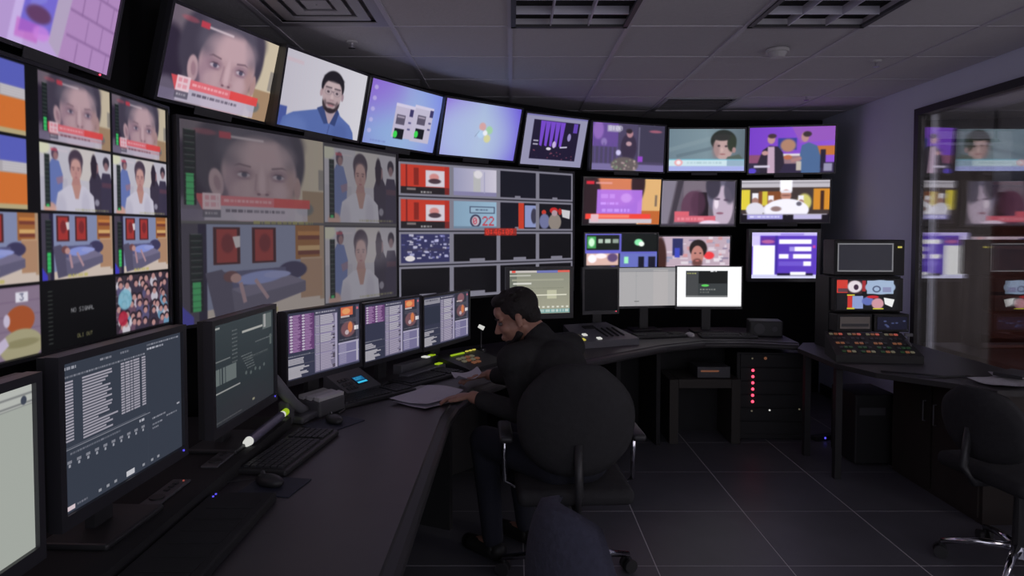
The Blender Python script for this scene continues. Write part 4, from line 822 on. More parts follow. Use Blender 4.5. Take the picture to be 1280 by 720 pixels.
# ------------------------------------------------------------------ desk monitors
def desk_monitor(label, c, yaw, w, h, cv, base_z, bez=.018, led=None, group='desk monitors', chin=.012, strength=1., depth=.05, arm=.0):
    t = thing('desk_monitor', label, 'monitor', (c[0], c[1], base_z), (0, 0, R(yaw)), group)
    z = c[2] - base_z
    W = w + 2 * bez; H = h + 2 * bez
    m = MB(); m.box((-(w + bez) / 2, .006, z - chin / 2), (bez, .03, H + chin)); m.box(((w + bez) / 2, .006, z - chin / 2), (bez, .03, H + chin)); m.box((0, .006, z + (h + bez) / 2), (w, .03, bez)); m.box((0, .006, z - (h + bez) / 2 - chin / 2), (w, .03, bez + chin))
    bz = m.build('bezel', 'bezel', t)
    MB().box((0, .03, z - chin / 2), (W * .99, .022, (H + chin) * .99)).rbox((0, .052, z), (W * .6, .03, H * .6), .01).build('back_cover', 'black_plastic', t)
    screen_part(t, w, h, .0, cv, z0=z, strength=strength)
    MB().box((0, .085, z / 2), (.07, .025, z)).box((0, .07, z * .9), (.09, .03, .09)).build('stand_neck', 'black_plastic', t)
    RB((0, .07, .008), (.24, .17, .016), .006).build('stand_base', 'black_plastic', t)
    if led: MB().cone((w / 2 - .01, -.008, z - h / 2 - bez / 2), (w / 2 - .01, -.012, z - h / 2 - bez / 2), .003, .003, 8).build('power_light', led, bz)
    return t
LZ = DZ + .045
desk_monitor('desk monitor with a pale green-grey screen at the bottom left corner', (-.93, 1.055, 1.085), 91, .50, .325, scr_pale(), LZ)
desk_monitor('desk monitor with a slate blue table of white text lines', (-.953, 1.672, 1.093), 87.7, .481, .329, scr_table(), LZ, led='led_blue')
desk_monitor('desk monitor with a very dark green tool window', (-.932, 2.355, 1.080), 88, .486, .328, scr_darktool(), LZ, led='led_blue')
desk_monitor('desk monitor with a full purple name list, left one of three alike', (-.842, 3.036, 1.054), 64.1, .478, .285, scr_lists(0), DZ, .010, group='three list monitors')
desk_monitor('desk monitor with a short purple name list, middle one of three alike', (-.621, 3.521, 1.038), 63.1, .477, .285, scr_lists(1), DZ, .010, group='three list monitors')
desk_monitor('desk monitor with a list and no purple block, right one of three alike', (-.384, 3.979, 1.032), 63.8, .505, .280, scr_lists(2), DZ, .010, group='three list monitors')
desk_monitor('desk monitor with a yellow-grey timeline behind the seated person\'s head', (.190, 4.60, 1.131), 15.4, .43, .295, scr_timeline(), DZ, .025)
desk_monitor('switched-off black desk monitor left of the grey document monitor', (.66, 5.02, 1.11), 14, .26, .31, Cv(40, 40, (6, 6, 8)), DZ, .015, led='led_red')
desk_monitor('desk monitor with a plain light grey document', (1.076, 5.36, 1.105), 9.5, .492, .303, scr_document(), DZ, .006)
desk_monitor('desk monitor with a bright white screen and a small dark terminal window', (1.539, 5.269, 1.113), -.7, .501, .310, scr_terminal(), DZ, .008, strength=1.05)

# ------------------------------------------------------------------ things on the desk
def keyboard(label, x, y, z, yaw, w=.42, d=.15, rows=6, cols=20, tilt=4, legend=True):
    t = thing('keyboard', label, 'keyboard', (x, y, z), (0, 0, R(yaw)), 'keyboards on the console desk')
    MB().rbox((0, 0, .011), (w, d, .02), .006, 2).build('case', 'black_plastic', t)
    m = MB(); kx, ky = (w - .03) / cols, (d - .03) / rows
    for r_ in range(rows):
        for c_ in range(cols):
            if cols > 15 and c_ in (14,) : continue
            if r_ == 0 and 4 <= c_ <= 8: continue
            X = -w / 2 + .015 + kx * (c_ + .5); Y = -d / 2 + .015 + ky * (r_ + .5)
            m.box((X, Y, .0245), (kx * .82, ky * .8, .007))
    if 20 == cols: m.box((-w / 2 + .015 + kx * 6.5, -d / 2 + .015 + ky * .5, .0245), (kx * 4.8, ky * .8, .007))
    m.build('keys', 'key', t, kind='stuff')
    return t
keyboard('black keyboard in front of the very dark tool monitor', -.785, 2.39, DZ, 83, .46, .17)
keyboard('black keyboard in front of the left and middle list monitors', -.675, 3.19, DZ, 50, .45, .16)
keyboard('black keyboard behind the white papers, below the right list monitor', -.455, 3.60, DZ, 55, .42, .17)
t = thing('light_tube', 'grey tube lamp with bright silver ends and a yellow-green tip above the nearest keyboard', 'desk lamp', (-.915, 2.49, LZ + .012), (0, 0, 0))
MB().cone((0, -.16, .006), (0, .16, .006), .017, .017, 16).build('clear_tube', 'tube_grey', t)
MB().cone((0, -.185, .006), (0, -.16, .006), .013, .016, 16).build('silver_end', 'led_white', t); MB().cone((0, .16, .006), (0, .185, .006), .016, .013, 16).build('silver_end', 'led_white', t)
MB().cone((0, .19, .006), (0, .225, .006), .014, .014, 16).build('coloured_tip', 'led_yg', t, label='yellow-green tip')
B((0, 0, -.007), (.02, .3, .008)).build('tube_rest', 'black_plastic', t)
# two black panels with lit buttons under the list monitors
for i, (x, y, lab) in enumerate(((-.545, 3.84, 'slim black panel with a white and a yellow-green button, upper of two'), (-.49, 3.71, 'slim black panel with one yellow-green button, lower of two'))):
    t = thing('button_panel', lab, 'control panel', (x + .0, y, DZ), (0, 0, R(62)), 'slim button panels')
    hh = .06 if i == 0 else .035
    RB((0, 0, hh / 2), (.36, .06, hh), .005).build('case', 'grey_plastic', t)
    B((.15, 0, hh + .003), (.045, .026, .006)).build('lit_button', 'led_yg', t)
    if i == 0: B((.09, 0, hh + .003), (.035, .04, .006)).build('lit_button', 'led_white', t, label='white lit button')
# monitor-phone with blue display
t = thing('desk_phone', 'grey wedge-shaped desk unit with a small blue display', 'telephone', (-.79, 3.33, DZ), (0, 0, R(62)))
m = MB(); m.add([(-.12, -.08, 0), (.12, -.08, 0), (.12, .08, 0), (-.12, .08, 0), (-.12, -.08, .02), (.12, -.08, .02), (.12, .08, .10), (-.12, .08, .10)], [(0, 3, 2, 1), (4, 5, 6, 7), (0, 1, 5, 4), (1, 2, 6, 5), (2, 3, 7, 6), (3, 0, 4, 7)])
m.build('body', 'grey_plastic', t)
screen_part(t, .075, .055, -.02, scr_lcd(), 'display', z0=.056, x0=.03, T=(R(-63.4), 0, 0), label='small blue display')
m = MB()
for r_ in range(3):
    for c_ in range(3): m.box((-.09 + c_ * .025, -.055 + r_ * .03, .036 + r_ * .015), (.018, .018, .006), (R(26.6), 0, 0))
m.build('keys', 'mid_grey', t, kind='stuff')
# talkback box and handset
t = thing('talkback_box', 'small box with silver ribbed top beside the tall handset', 'intercom', (-.835, 2.94, DZ), (0, 0, R(62)))
RB((0, 0, .035), (.16, .13, .07), .01).build('box_body', 'mid_grey', t)
for q in (-.045, 0, .045): MB().box((0, q, .077), (.15, .03, .016), (R(8), 0, 0)).build('ribbed_bar', 'white_plastic', t)
t = thing('phone_handset', 'curved grey telephone handset standing beside the dark tool monitor', 'telephone', (-.90, 2.76, DZ + .001), (0, 0, R(75)))
m = MB(); pts = [(-.10, .05, .235), (-.085, .03, .20), (-.05, .01, .14), (-.0, 0, .085), (.05, 0, .05), (.10, 0, .035)]
m.tube(pts, [.014, .022, .024, .022, .022, .012], 12); m.build('handset', 'grey_plastic', t, smooth=True)
RB((.07, 0, .016), (.16, .10, .032), .01).build('cradle', 'mid_grey', t)
RB((-.02, .02, .05), (.05, .05, .10), .01).build('support', 'mid_grey', t)
MB().tube([(.1, -.02, .02), (.16, -.05, .006), (.22, -.03, .006), (.26, -.05, .006), (.24, -.1, .006), (.17, -.11, .006)], .004, 6).build('cord', 'black_plastic', t)
def mousepad(label, x, y, yaw, w, d):
    t = MB().rbox((0, 0, .002), (w, d, .004), .0015, 1).build('mouse_mat', 'blue_mat', None, (x, y, DZ)); t.rotation_euler.z = R(yaw); tag(t, label, 'mouse mat')
def mouse(label, x, y, yaw):
    t = thing('computer_mouse', label, 'mouse', (x, y, DZ + .004), (0, 0, R(yaw)))
    m = MB(); m.ball((0, 0, .012), (.03, .055, .02), 16)
    for i, v in enumerate(m.v): m.v[i] = (v[0], v[1], max(v[2], 0))
    m.build('body', 'black_plastic', t, smooth=True)
    MB().cone((-.003, .03, .031), (.003, .03, .031), .008, .008, 10).build('scroll_wheel', 'mid_grey', t)
    MB().tube([(0, .05, .008), (-.01, .08, .004), (-.05, .12, .003), (-.10, .13, .003)], .0018, 6).build('cable', 'black_plastic', t)
mousepad('dark blue mouse mat below the nearest keyboard', -.735, 2.07, 80, .15, .17); mouse('black mouse on the mat below the nearest keyboard', -.755, 2.08, 60)
mousepad('dark blue mouse mat beside the ribbed box', -.735, 2.76, 60, .20, .16); mouse('black mouse on the mat beside the ribbed box', -.735, 2.77, 40)
# low black panel at the near end
t = thing('control_panel', 'wide low black panel lying on the desk at the bottom left', 'control panel', (-.785, 1.56, DZ), (0, 0, R(90)))
RB((0, 0, .014), (.80, .19, .028), .006).build('case', 'matte_black', t)
for k in range(10): B((-.32 + k * .07, -.005, .029), (.062, .13, .002)).build('button_strip', 'matte_black', t)
for k in (0, 1): MB().cone((.36 + k * .018, .075, .028), (.36 + k * .018, .075, .031), .003, .003, 8).build('indicator_light', 'led_blue', t)
# papers
def sheet(label, c, yaw, w, d, z, curl=.01, mt='paper', group='white papers on the desk'):
    m = MB(); nx, ny = 8, 6; vs = []
    for j in range(ny + 1):
        for i in range(nx + 1):
            u, v = i / nx - .5, j / ny - .5; vs.append((u * w, v * d, curl * (u * 2) ** 2 * (1 if u > 0 else .3) + curl * .4 * math.sin(v * 5 + u * 3) + curl * .5))
    a = len(vs); vs += [(x, y, z_ - .0006) for x, y, z_ in vs]
    fs = [(j * (nx + 1) + i, j * (nx + 1) + i + 1, (j + 1) * (nx + 1) + i + 1, (j + 1) * (nx + 1) + i) for j in range(ny) for i in range(nx)]
    fs += [tuple(a + q for q in f_[::-1]) for f_ in fs[:nx * ny]]
    m.add(vs, fs); o = m.build('paper_sheet', mt, None, (c[0], c[1], z)); o.rotation_euler.z = R(yaw); tag(o, label, 'paper', group); return o
sheet('top white paper sheet under the seated person\'s hand', (-.40, 3.17), 62, .30, .215, DZ + .012, .012)
sheet('white paper sheet fanned out below the top sheet', (-.375, 3.14), 52, .297, .21, DZ + .005, .006)
sheet('white paper sheet partly hidden behind the fanned sheets', (-.43, 3.27), 75, .297, .21, DZ + .001, .004, 'printed_paper')
sheet('folded white paper sheet held up in the person\'s right hand', (-.235, 3.45), 30, .13, .09, DZ + .035, .03)
# edit keypad with yellow keys
t = thing('edit_keypad', 'black edit keypad with yellow and amber lit keys left of the seated person', 'control panel', (-.24, 3.965, DZ), (0, 0, R(55)))
m = MB(); m.add([(-.17, -.12, 0), (.17, -.12, 0), (.17, .12, 0), (-.17, .12, 0), (-.17, -.12, .02), (.17, -.12, .02), (.17, .12, .07), (-.17, .12, .07)], [(0, 3, 2, 1), (4, 5, 6, 7), (0, 1, 5, 4), (1, 2, 6, 5), (2, 3, 7, 6), (3, 0, 4, 7)])
m.build('case', 'black_plastic', t)
B((-.03, .08, .066), (.12, .012, .006), (R(12), 0, 0)).build('lit_strip', 'led_yg', t)
for k, (x, y) in enumerate(((-.09, .02), (-.05, .02), (-.01, .02), (.03, .02), (-.09, -.02), (-.05, -.02), (-.01, -.02), (.03, -.02), (-.05, -.06), (-.01, -.06))):
    B((x, y, .05 + y * .21 - .001), (.028, .022, .007), (R(12), 0, 0)).build('key', ('led_dim', 'led_orange')[k % 3 == 2 or k > 6], t)
for x in (.07, .105, .14): B((x, .09, .068), (.02, .012, .006)).build('lit_key', 'led_yellow', t)
t = thing('gooseneck_lamp', 'small white-lit gooseneck lamp left of the seated person\'s face', 'desk lamp', (-.205, 4.46, DZ))
MB().cone((0, 0, 0), (0, 0, .02), .035, .03, 16).build('base', 'black_plastic', t)
MB().tube([(0, 0, .02), (0, .01, .1), (0, 0, .15), (0, -.02, .165)], .005, 8).build('gooseneck', 'black_plastic', t)
MB().cone((-.015, -.025, .172), (.02, -.03, .155), .012, .014, 12).build('lamp_head', 'led_white', t)
# far mixer panel with lit buttons, right of the person
t = thing('mixer_panel', 'grey sloped mixer panel with white and green lit buttons behind the seated person', 'control panel', (.58, 4.74, DZ), (0, 0, R(24)))
m = MB(); m.add([(-.2, -.14, 0), (.28, -.14, 0), (.22, .2, 0), (-.14, .2, 0), (-.2, -.14, .045), (.28, -.14, .045), (.22, .2, .12), (-.14, .2, .12)], [(0, 3, 2, 1), (4, 5, 6, 7), (0, 1, 5, 4), (1, 2, 6, 5), (2, 3, 7, 6), (3, 0, 4, 7)])
m.build('case', 'grey_plastic', t)
SL = math.atan2(.075, .34)
for x, y, k in ((-.15, -.10, 'led_yellow'), (-.15, -.03, 'led_dim'), (-.09, -.02, 'led_white'), (-.02, -.10, 'led_white')):
    B((x, y, .049 + (y + .14) * .2206), (.03, .03, .008), (SL, 0, 0)).build('lit_button', k, t)
for i in range(4): B((.06 + i * .045, .0, .05 + .14 * .2206), (.012, .16, .006), (SL, 0, 0)).build('fader_slot', 'matte_black', t)
B((.02, .11, .05 + .25 * .2206), (.09, .05, .008), (SL, 0, 0)).build('display', 'matte_black', t)
# low black gear on the far desk
for lab, x, y, yaw, w_, d_ in (('black keyboard under the grey document monitor', 1.10, 5.07, 14, .42, .14), ('black keyboard under the white terminal monitor', 1.62, 5.06, -4, .42, .14)):
    keyboard(lab, x, y, DZ, yaw, w_, d_)
t = thing('computer_mouse', 'pale mouse between the two far keyboards', 'mouse', (1.345, 5.08, DZ), (0, 0, R(10)))
m = MB(); m.ball((0, 0, .012), (.03, .055, .022), 14); m.v = [(a, b, max(c_, 0)) for a, b, c_ in m.v]; m.build('body', 'white_plastic', t, smooth=True)
MB().cone((-.003, .03, .031), (.003, .03, .031), .008, .008, 10).build('scroll_wheel', 'mid_grey', t)
t = thing('speaker_box', 'low black box with a thin lit edge standing on the far right desk', 'speaker', (1.93, 5.15, DZ), (0, 0, R(-10)))
RB((0, 0, .06), (.24, .16, .12), .01).build('cabinet', 'black_plastic', t); MB().cone((-.05, -.082, .06), (-.05, -.086, .06), .04, .04, 18).build('driver', 'mid_grey', t); MB().cone((.06, -.082, .06), (.06, -.086, .06), .02, .02, 18).build('driver', 'mid_grey', t)

# ------------------------------------------------------------------ right-hand equipment corner
tb = thing('side_table', 'dark side table in the right corner carrying the switcher and the monitor stack', 'table', (0, 0, 0))
poly = [(1.98, 4.66), (1.98, 4.12), (2.08, 3.84), (2.40, 3.52), (2.46, 3.4), (2.90, 3.4), (2.90, 4.9), (2.12, 4.9)]
MB().prism(poly[::-1], .705, .735).build('table_top', 'desk_edge', tb)
MB().box((2.68, 3.92, .352), (.42, .84, .704)).build('cabinet_body', 'wood_brown', tb)
for k in (0, 1):
    dr = MB().box((2.464, 3.72 + k * .41, .35), (.012, .39, .64)).build('cabinet_door', 'wood_brown', tb)
    MB().tube([(2.456, 3.88 + k * .1, .42), (2.44, 3.88 + k * .1, .42), (2.44, 3.88 + k * .1, .54), (2.456, 3.88 + k * .1, .54)], .004).build('handle', 'grey_plastic', dr)
for x, y in ((2.03, 4.62), (2.03, 4.18), (2.86, 4.86), (2.86, 3.43)): MB().box((x, y, .3525), (.04, .04, .705)).build('leg', 'black_plastic', tb)
t = thing('computer_tower', 'dark grey computer tower with a pale strip under the side table', 'computer', (2.40, 4.58, 0))
RB((0, 0, .24), (.28, .34, .46), .01).build('case', 'rack_black', t); B((.115, -.173, .26), (.02, .006, .3)).build('front_strip', 'grey_plastic', t); B((-.03, -.173, .36), (.17, .006, .05)).build('drive_bay', 'mid_grey', t)
for s in (-1, 1): B((s * .1, 0, .005), (.04, .3, .01)).build('foot', 'black_plastic', t)
# monitor stack
t = thing('rack_shelf', 'black open equipment frame holding the small monitors above the switcher', 'rack', (2.425, 4.74, .735))
for s in (-1, 1): MB().box((s * .242, 0, .25), (.010, .2, .50)).build('side_panel', 'rack_black', t)
for z in (.006, .125, .262, .495): MB().box((0, 0, z), (.474, .2, .010)).build('shelf', 'rack_black', t)
t = thing('rack_monitor', 'unlit small monitor with a light grey frame on top of the stack', 'monitor', (2.435, 4.70, 1.358), (0, 0, R(-3.9)))
RB((.030, .055, .005), (.47, .2, .246), .006).build('case', 'rack_black', t)
screen_part(t, .372, .196, -.053, scr_off(), z0=.007, x0=.0)
B((.228, -.052, .078), (.026, .006, .012)).build('indicator_light', 'led_yellow', t)
t = thing('rack_monitor', 'small monitor with four coloured pictures, middle of the stack', 'monitor', (2.40, 4.60, .735 + .268), (0, 0, R(-2.3)))
RB((.015, .06, .113), (.455, .20, .224), .006).build('case', 'rack_black', t); screen_part(t, .40, .205, -.044, scr_smallquad(), z0=.115, x0=-.0)
t = thing('rack_unit', 'small beige-fronted unit at the bottom left of the stack', 'rack unit', (2.30, 4.62, .735 + .131))
RB((0, 0, .062), (.235, .2, .12), .004).build('case', 'rack_black', t); B((0, -.103, .065), (.2, .006, .08)).build('front_plate', 'beige', t); B((0, -.107, .05), (.18, .004, .02)).build('tape_slot', 'mid_grey', t)
t = thing('rack_unit', 'small blue-black unit at the bottom right of the stack', 'rack unit', (2.55, 4.62, .735 + .131))
RB((0, 0, .062), (.235, .2, .12), .004).build('case', 'rack_black', t); screen_part(t, .2, .085, -.105, scr_blueunit(), 'display', z0=.062)
# switcher
t = thing('vision_switcher', 'sloped production switcher with rows of orange-lit buttons on the side table', 'control panel', (2.285, 4.28, .735), (0, 0, R(-6)))
t.scale = (.92, .9, .9)
m = MB(); m.add([(-.29, -.17, 0), (.27, -.17, 0), (.27, .17, 0), (-.25, .17, 0), (-.29, -.17, .05), (.27, -.17, .05), (.27, .17, .16), (-.25, .17, .16)], [(0, 3, 2, 1), (4, 5, 6, 7), (0, 1, 5, 4), (1, 2, 6, 5), (2, 3, 7, 6), (3, 0, 4, 7)])
m.build('case', 'rack_black', t)
SL = math.atan2(.11, .34)
for r_, (yy, kinds) in enumerate(((-.12, ('led_green', 'led_orange', 'led_dim')), (-.06, ('mid_grey', 'led_green', 'led_green')), (-.0, ('led_orange', 'led_orange', 'mid_grey')), (.07, ('mid_grey', 'mid_grey', 'mid_grey')), (.135, ('led_dim', 'led_orange', 'led_pink')))):
    for g in range(4):
        for q in range(3):
            x = -.22 + g * .125 + q * .032
            B((x, yy, .052 + (yy + .17) * .3235), (.022, .02, .01), (SL, 0, 0)).build('button', kinds[(q + g * (r_ % 2)) % 3], t)
MB().box((.235, -.02, .12), (.012, .09, .012), (SL, 0, 0)).tube([(.235, -.02, .11), (.235, -.02, .17)], .005).box((.235, -.02, .175), (.05, .02, .02)).build('fader_lever', 'grey_plastic', t)
# rack with red lights below the far desk
t = thing('equipment_rack', 'black equipment rack with a column of red lights under the far desk', 'rack', (1.935, 5.12, 0), (0, 0, R(-3)))
RB((0, .02, .325), (.52, .34, .65), .008).build('cabinet', 'rack_black', t)
for k in range(6): RB((0, -.155, .09 + k * .10), (.47, .012, .092), .002, 1).build('rack_unit', 'rack_black', t)
for k in range(6): MB().cone((-.145, -.16, .285 + k * .0465), (-.145, -.166, .285 + k * .0465), .011, .010, 12).build('red_light', 'led_red', t)
MB().cone((-.055, -.16, .608), (-.055, -.165, .608), .012, .01, 12).build('orange_light', 'led_orange', t)
for x, z, k in ((-.15, .215, 'led_dim'), (-.02, .222, 'led_white'), (.195, .232, 'led_dim'), (-.15, .606, 'led_dim')): MB().cone((x, -.16, z), (x, -.165, z), .007, .006, 10).build('small_light', k, t)
t = thing('power_strip', 'small black power strip with a blue light on the floor by the rack', 'power strip', (2.33, 4.98, 0), (0, 0, R(20)))
RB((0, 0, .018), (.22, .06, .036), .006).build('body', 'black_plastic', t); MB().cone((-.03, -.03, .02), (-.03, -.034, .02), .008, .008, 10).build('blue_light', 'led_blue', t)
t = thing('low_stand', 'open-fronted grey-framed box standing on the floor under the far desk', 'stand', (1.40, 5.04, 0))
for s in (-1, 1): RB((s * .225, 0, .235), (.065, .36, .47), .004).build('side_panel', 'box_grey', t)
RB((0, 0, .44), (.384, .36, .065), .004).build('top_panel', 'box_grey', t); B((0, .17, .2), (.384, .01, .4)).build('back_panel', 'matte_black', t)
t = thing('tape_deck', 'small dark deck with a dim orange display on the open-fronted box', 'player', (1.47, 5.0, .4725))
RB((0, 0, .045), (.24, .22, .08), .004).build('case', 'mid_grey', t); B((-.03, -.112, .055), (.13, .004, .012)).build('display', 'led_orange', t); 
for s in (-1, 1): B((s * .09, 0, .0025), (.02, .15, .005)).build('foot', 'black_plastic', t)
# papers and notebook on the right table
sheet('crumpled grey paper on the right side table', (2.60, 3.56), 20, .26, .2, .737, .02, 'printed_paper', 'papers on the right side table')
sheet('grey paper nearest the window on the right side table', (2.78, 3.66), -15, .25, .2, .737, .015, 'printed_paper', 'papers on the right side table')
t = thing('notebook', 'dark notebook with a thin bright edge on the right side table papers', 'notebook', (2.72, 3.62, .765), (0, 0, R(30)))
RB((0, 0, .01), (.2, .14, .018), .003).build('cover', 'black_plastic', t); B((0, -.072, .01), (.2, .004, .006)).build('page_edge', 'white_plastic', t)
t = MB().tube([(2.12, 3.86, .742), (2.3, 3.75, .745), (2.38, 3.7, .742), (2.52, 3.72, .742), (2.6, 3.6, .745), (2.76, 3.52, .742), (2.8, 3.45, .742)], .006, 8).build('cable', 'black_plastic', None, smooth=True)
tag(t, 'black cable lying across the right side table', 'cable')

# ------------------------------------------------------------------ office chairs
def office_chair(label, loc, yaw, fabric, chrome=True, back_w=.46, back_h=.46, back_z=.80, group='office chairs', arms=True, lean=6, round_=.09, seat_z=.46):
    # local +y is the direction the sitter faces
    t = thing('office_chair', label, 'chair', loc, (0, 0, R(yaw)), group)
    mt = 'chrome' if chrome else 'black_plastic'
    RB((0, 0, seat_z), (.48, .46, .07), .03, 3).build('seat', fabric, t, smooth=True)
    nx, nz = 12, 12; vs = []
    for side in (0, 1):
        for j in range(nz + 1):
            for i in range(nx + 1):
                u, v = i / nx * 2 - 1, j / nz * 2 - 1
                # superellipse outline, narrower at the top
                a = abs(v) ** 3.2; wtop = 1 - .30 * max(0, v) ** 2 - .10 * max(0, -v) ** 2
                X = u * back_w / 2 * wtop * (1 - .30 * a); Z = v * back_h / 2 * (1 - .12 * abs(u) ** 3)
                edge = (1 - abs(u) ** 4) * (1 - abs(v) ** 4); th = .018 + .022 * edge
                Y = -.05 * (1 - u * u) - math.tan(R(lean)) * (Z + .1) + (th if side else -th)
                vs.append((X, Y - .18, back_z + Z))
    N = (nx + 1) * (nz + 1); fs = []
    for s in (0, 1):
        for j in range(nz):
            for i in range(nx):
                q = s * N + j * (nx + 1) + i; f_ = (q, q + 1, q + nx + 2, q + nx + 1); fs.append(f_ if not s else f_[::-1])
    for i in range(nx): fs += [(i, N + i, N + i + 1, i + 1), (nz * (nx + 1) + i, nz * (nx + 1) + i + 1, N + nz * (nx + 1) + i + 1, N + nz * (nx + 1) + i)]
    for j in range(nz): q = j * (nx + 1); fs += [(q, q + nx + 1, N + q + nx + 1, N + q), (q + nx, N + q + nx, N + q + 2 * nx + 1, q + 2 * nx + 1)]
    MB().add(vs, fs).build('backrest', fabric, t, smooth=True)
    zb = back_z - back_h / 2
    MB().tube([(0, .02, seat_z - .05), (0, -.24, seat_z - .04), (0, -.29, seat_z + .04), (0, -.265, zb + .14)], .018, 10).build('back_support', 'black_plastic', t, smooth=True)
    MB().cone((0, 0, .10), (0, 0, seat_z - .04), .028, .022, 14).box((0, 0, seat_z - .045), (.2, .2, .03)).build('gas_column', 'black_plastic', t)
    MB().cone((0, 0, .075), (0, 0, .125), .05, .04, 16).build('hub', mt, t)
    for k in range(5):
        a = R(18 + 72 * k); d = Vector((math.cos(a), math.sin(a), 0))
        lg_ = MB().tube([d * .03 + Vector((0, 0, .11)), d * .16 + Vector((0, 0, .105)), d * .30 + Vector((0, 0, .075))], [.022, .018, .013], 8).build('base_leg', mt, t, smooth=True)
        c = d * .30; n_ = Vector((-d.y, d.x, 0))
        w_ = MB().cone(tuple(c + n_ * .012 + Vector((0, 0, .03))), tuple(c + n_ * .03 + Vector((0, 0, .03))), .03, .03, 14).cone(tuple(c - n_ * .03 + Vector((0, 0, .03))), tuple(c - n_ * .012 + Vector((0, 0, .03))), .03, .03, 14).cone(tuple(c + Vector((0, 0, .03))), tuple(c + Vector((0, 0, .075))), .008, .008, 8)
        w_.build('castor', 'black_plastic', lg_)
    if arms:
        for s in (-1, 1):
            ap = MB().tube([(s * .22, 0, seat_z - .03), (s * .28, 0, seat_z), (s * .285, .01, seat_z + .12), (s * .28, 0, seat_z + .2)], .013, 8).build('arm_post', mt, t, smooth=True)
            RB((s * .28, 0, seat_z + .215), (.06, .26, .03), .012).build('armrest', 'black_plastic', ap, smooth=True)
    return t
office_chair('black office chair with chrome base under the seated person', (.25, 2.92, 0), 3, 'chair_black', True, .48, .46, .785)
office_chair('dark blue fabric office chair rising at the bottom edge, seen side-on', (.30, 1.45, 0), -68, 'chair_blue', False, .35, .46, .755, arms=False, lean=1)
office_chair('black office chair with curved armrests cut by the right edge', (2.30, 3.02, 0), -82, 'chair_black', True, .46, .32, .69)

# ------------------------------------------------------------------ the seated person
def remesh(mb, name, m, parent, vox=.007, smooth=3, label=None):
    o = mb.build(name, m, None, smooth=True)
    r_ = o.modifiers.new('r', 'REMESH'); r_.mode = 'VOXEL'; r_.voxel_size = vox; r_.use_smooth_shade = True
    s_ = o.modifiers.new('s', 'SMOOTH'); s_.factor = .5; s_.iterations = smooth
    dg = bpy.context.evaluated_depsgraph_get(); me = bpy.data.meshes.new_from_object(o.evaluated_get(dg)); o.modifiers.clear(); o.data = me
    for p in me.polygons: p.use_smooth = True
    if parent: o.parent = parent
    if label: o['label'] = label
    return o
def capsule(mb, a, b, ra, rb, n=16, flat=None):
    a = Vector(a); b = Vector(b); k = 6
    mb.tube([a + (b - a) * i / k for i in range(k + 1)], [ra + (rb - ra) * i / k for i in range(k + 1)], n); mb.ball(a, ra, n); mb.ball(b, rb, n)
per = thing('person', 'seated person with short black hair and black top bent over the desk papers', 'person', (0, 0, 0))
HC = Vector((.020, 3.07, 1.155)); fwd = Vector((-.985, -.06, 0)).normalized(); pitch = R(22)
Rz = math.atan2(fwd.y, fwd.x)
HT = Matrix.Translation(HC) @ Matrix.Rotation(Rz, 4, 'Z') @ Matrix.Rotation(pitch, 4, 'Y')
body = MB()
def hb(mb, c, r, n=18): mb.ball(c, r, n, HT)
def hcap(mb, a, b, ra, rb): capsule(mb, HT @ Vector(a), HT @ Vector(b), ra, rb, 12)
hb(body, (-.012, 0, .035), (.094, .074, .084)); hb(body, (.03, 0, -.03), (.062, .058, .082)); hb(body, (.06, 0, -.092), (.028, .030, .026))
for s in (-1, 1):
    hcap(body, (-.01, s * .05, -.045), (.052, s * .018, -.095), .020, .018); hb(body, (.062, s * .036, -.028), (.028, .022, .024)); hb(body, (-.004, s * .078, -.008), (.017, .009, .031)); hb(body, (.004, s * .08, -.030), (.010, .007, .012))
    hcap(body, (.080, s * .012, .020), (.072, s * .05, .018), .009, .008); hb(body, (.103, s * .011, -.040), (.010, .007, .007))
hcap(body, (.084, 0, .010), (.110, 0, -.034), .006, .011); hb(body, (.092, 0, -.064), (.010, .024, .0055)); hb(body, (.090, 0, -.075), (.011, .021, .0065)); hb(body, (.070, 0, .045), (.022, .05, .03))
nb = Vector((.15, 3.04, 1.03))
capsule(body, HT @ Vector((-.035, 0, -.05)), nb, .056, .064)
d_ = Vector((-.75, .66, 0)).normalized(); lf = Vector((-d_.y, d_.x, 0)) * 1.0   # left of the facing direction
LS = Vector((.005, 2.90, .985)); RS = Vector((.27, 3.15, 1.0))
chest = Vector((.19, 2.99, .90)); belly = Vector((.24, 2.93, .72)); pel = Vector((.27, 2.90, .58))
def torso(mb, g):
    A = math.atan2(d_.y, d_.x)
    for c, r in ((nb + Vector((.0, 0, -.05)), (.09, .13, .07)), (chest, (.125, .17, .15)), ((chest + belly) / 2, (.118, .16, .13)), (belly, (.125, .155, .13)), (pel, (.13, .17, .11))):
        mb.ball((0, 0, 0), (r[0] + g, r[1] + g, r[2] + g), 20, Matrix.Translation(c) @ Matrix.Rotation(A, 4, 'Z'))
    capsule(mb, nb + Vector((0, 0, -.02)), LS, .06 + g, .062 + g); capsule(mb, nb + Vector((0, 0, -.02)), RS, .06 + g, .062 + g)
torso(body, 0)
LE, LW = Vector((.065, 2.905, .745)), Vector((-.175, 3.03, .795)); RE, RW = Vector((.10, 3.38, .80)), Vector((-.12, 3.48, .80))
def arm(mb, S, E_, W, g=0., full=True):
    capsule(mb, S, E_, .052 + g, .042 + g); capsule(mb, E_, W if full else E_ + (W - E_) * .8, .042 + g, .028 + g + (0 if full else .006))
for S, E_, W in ((LS, LE, LW), (RS, RE, RW)): arm(body, S, E_, W)
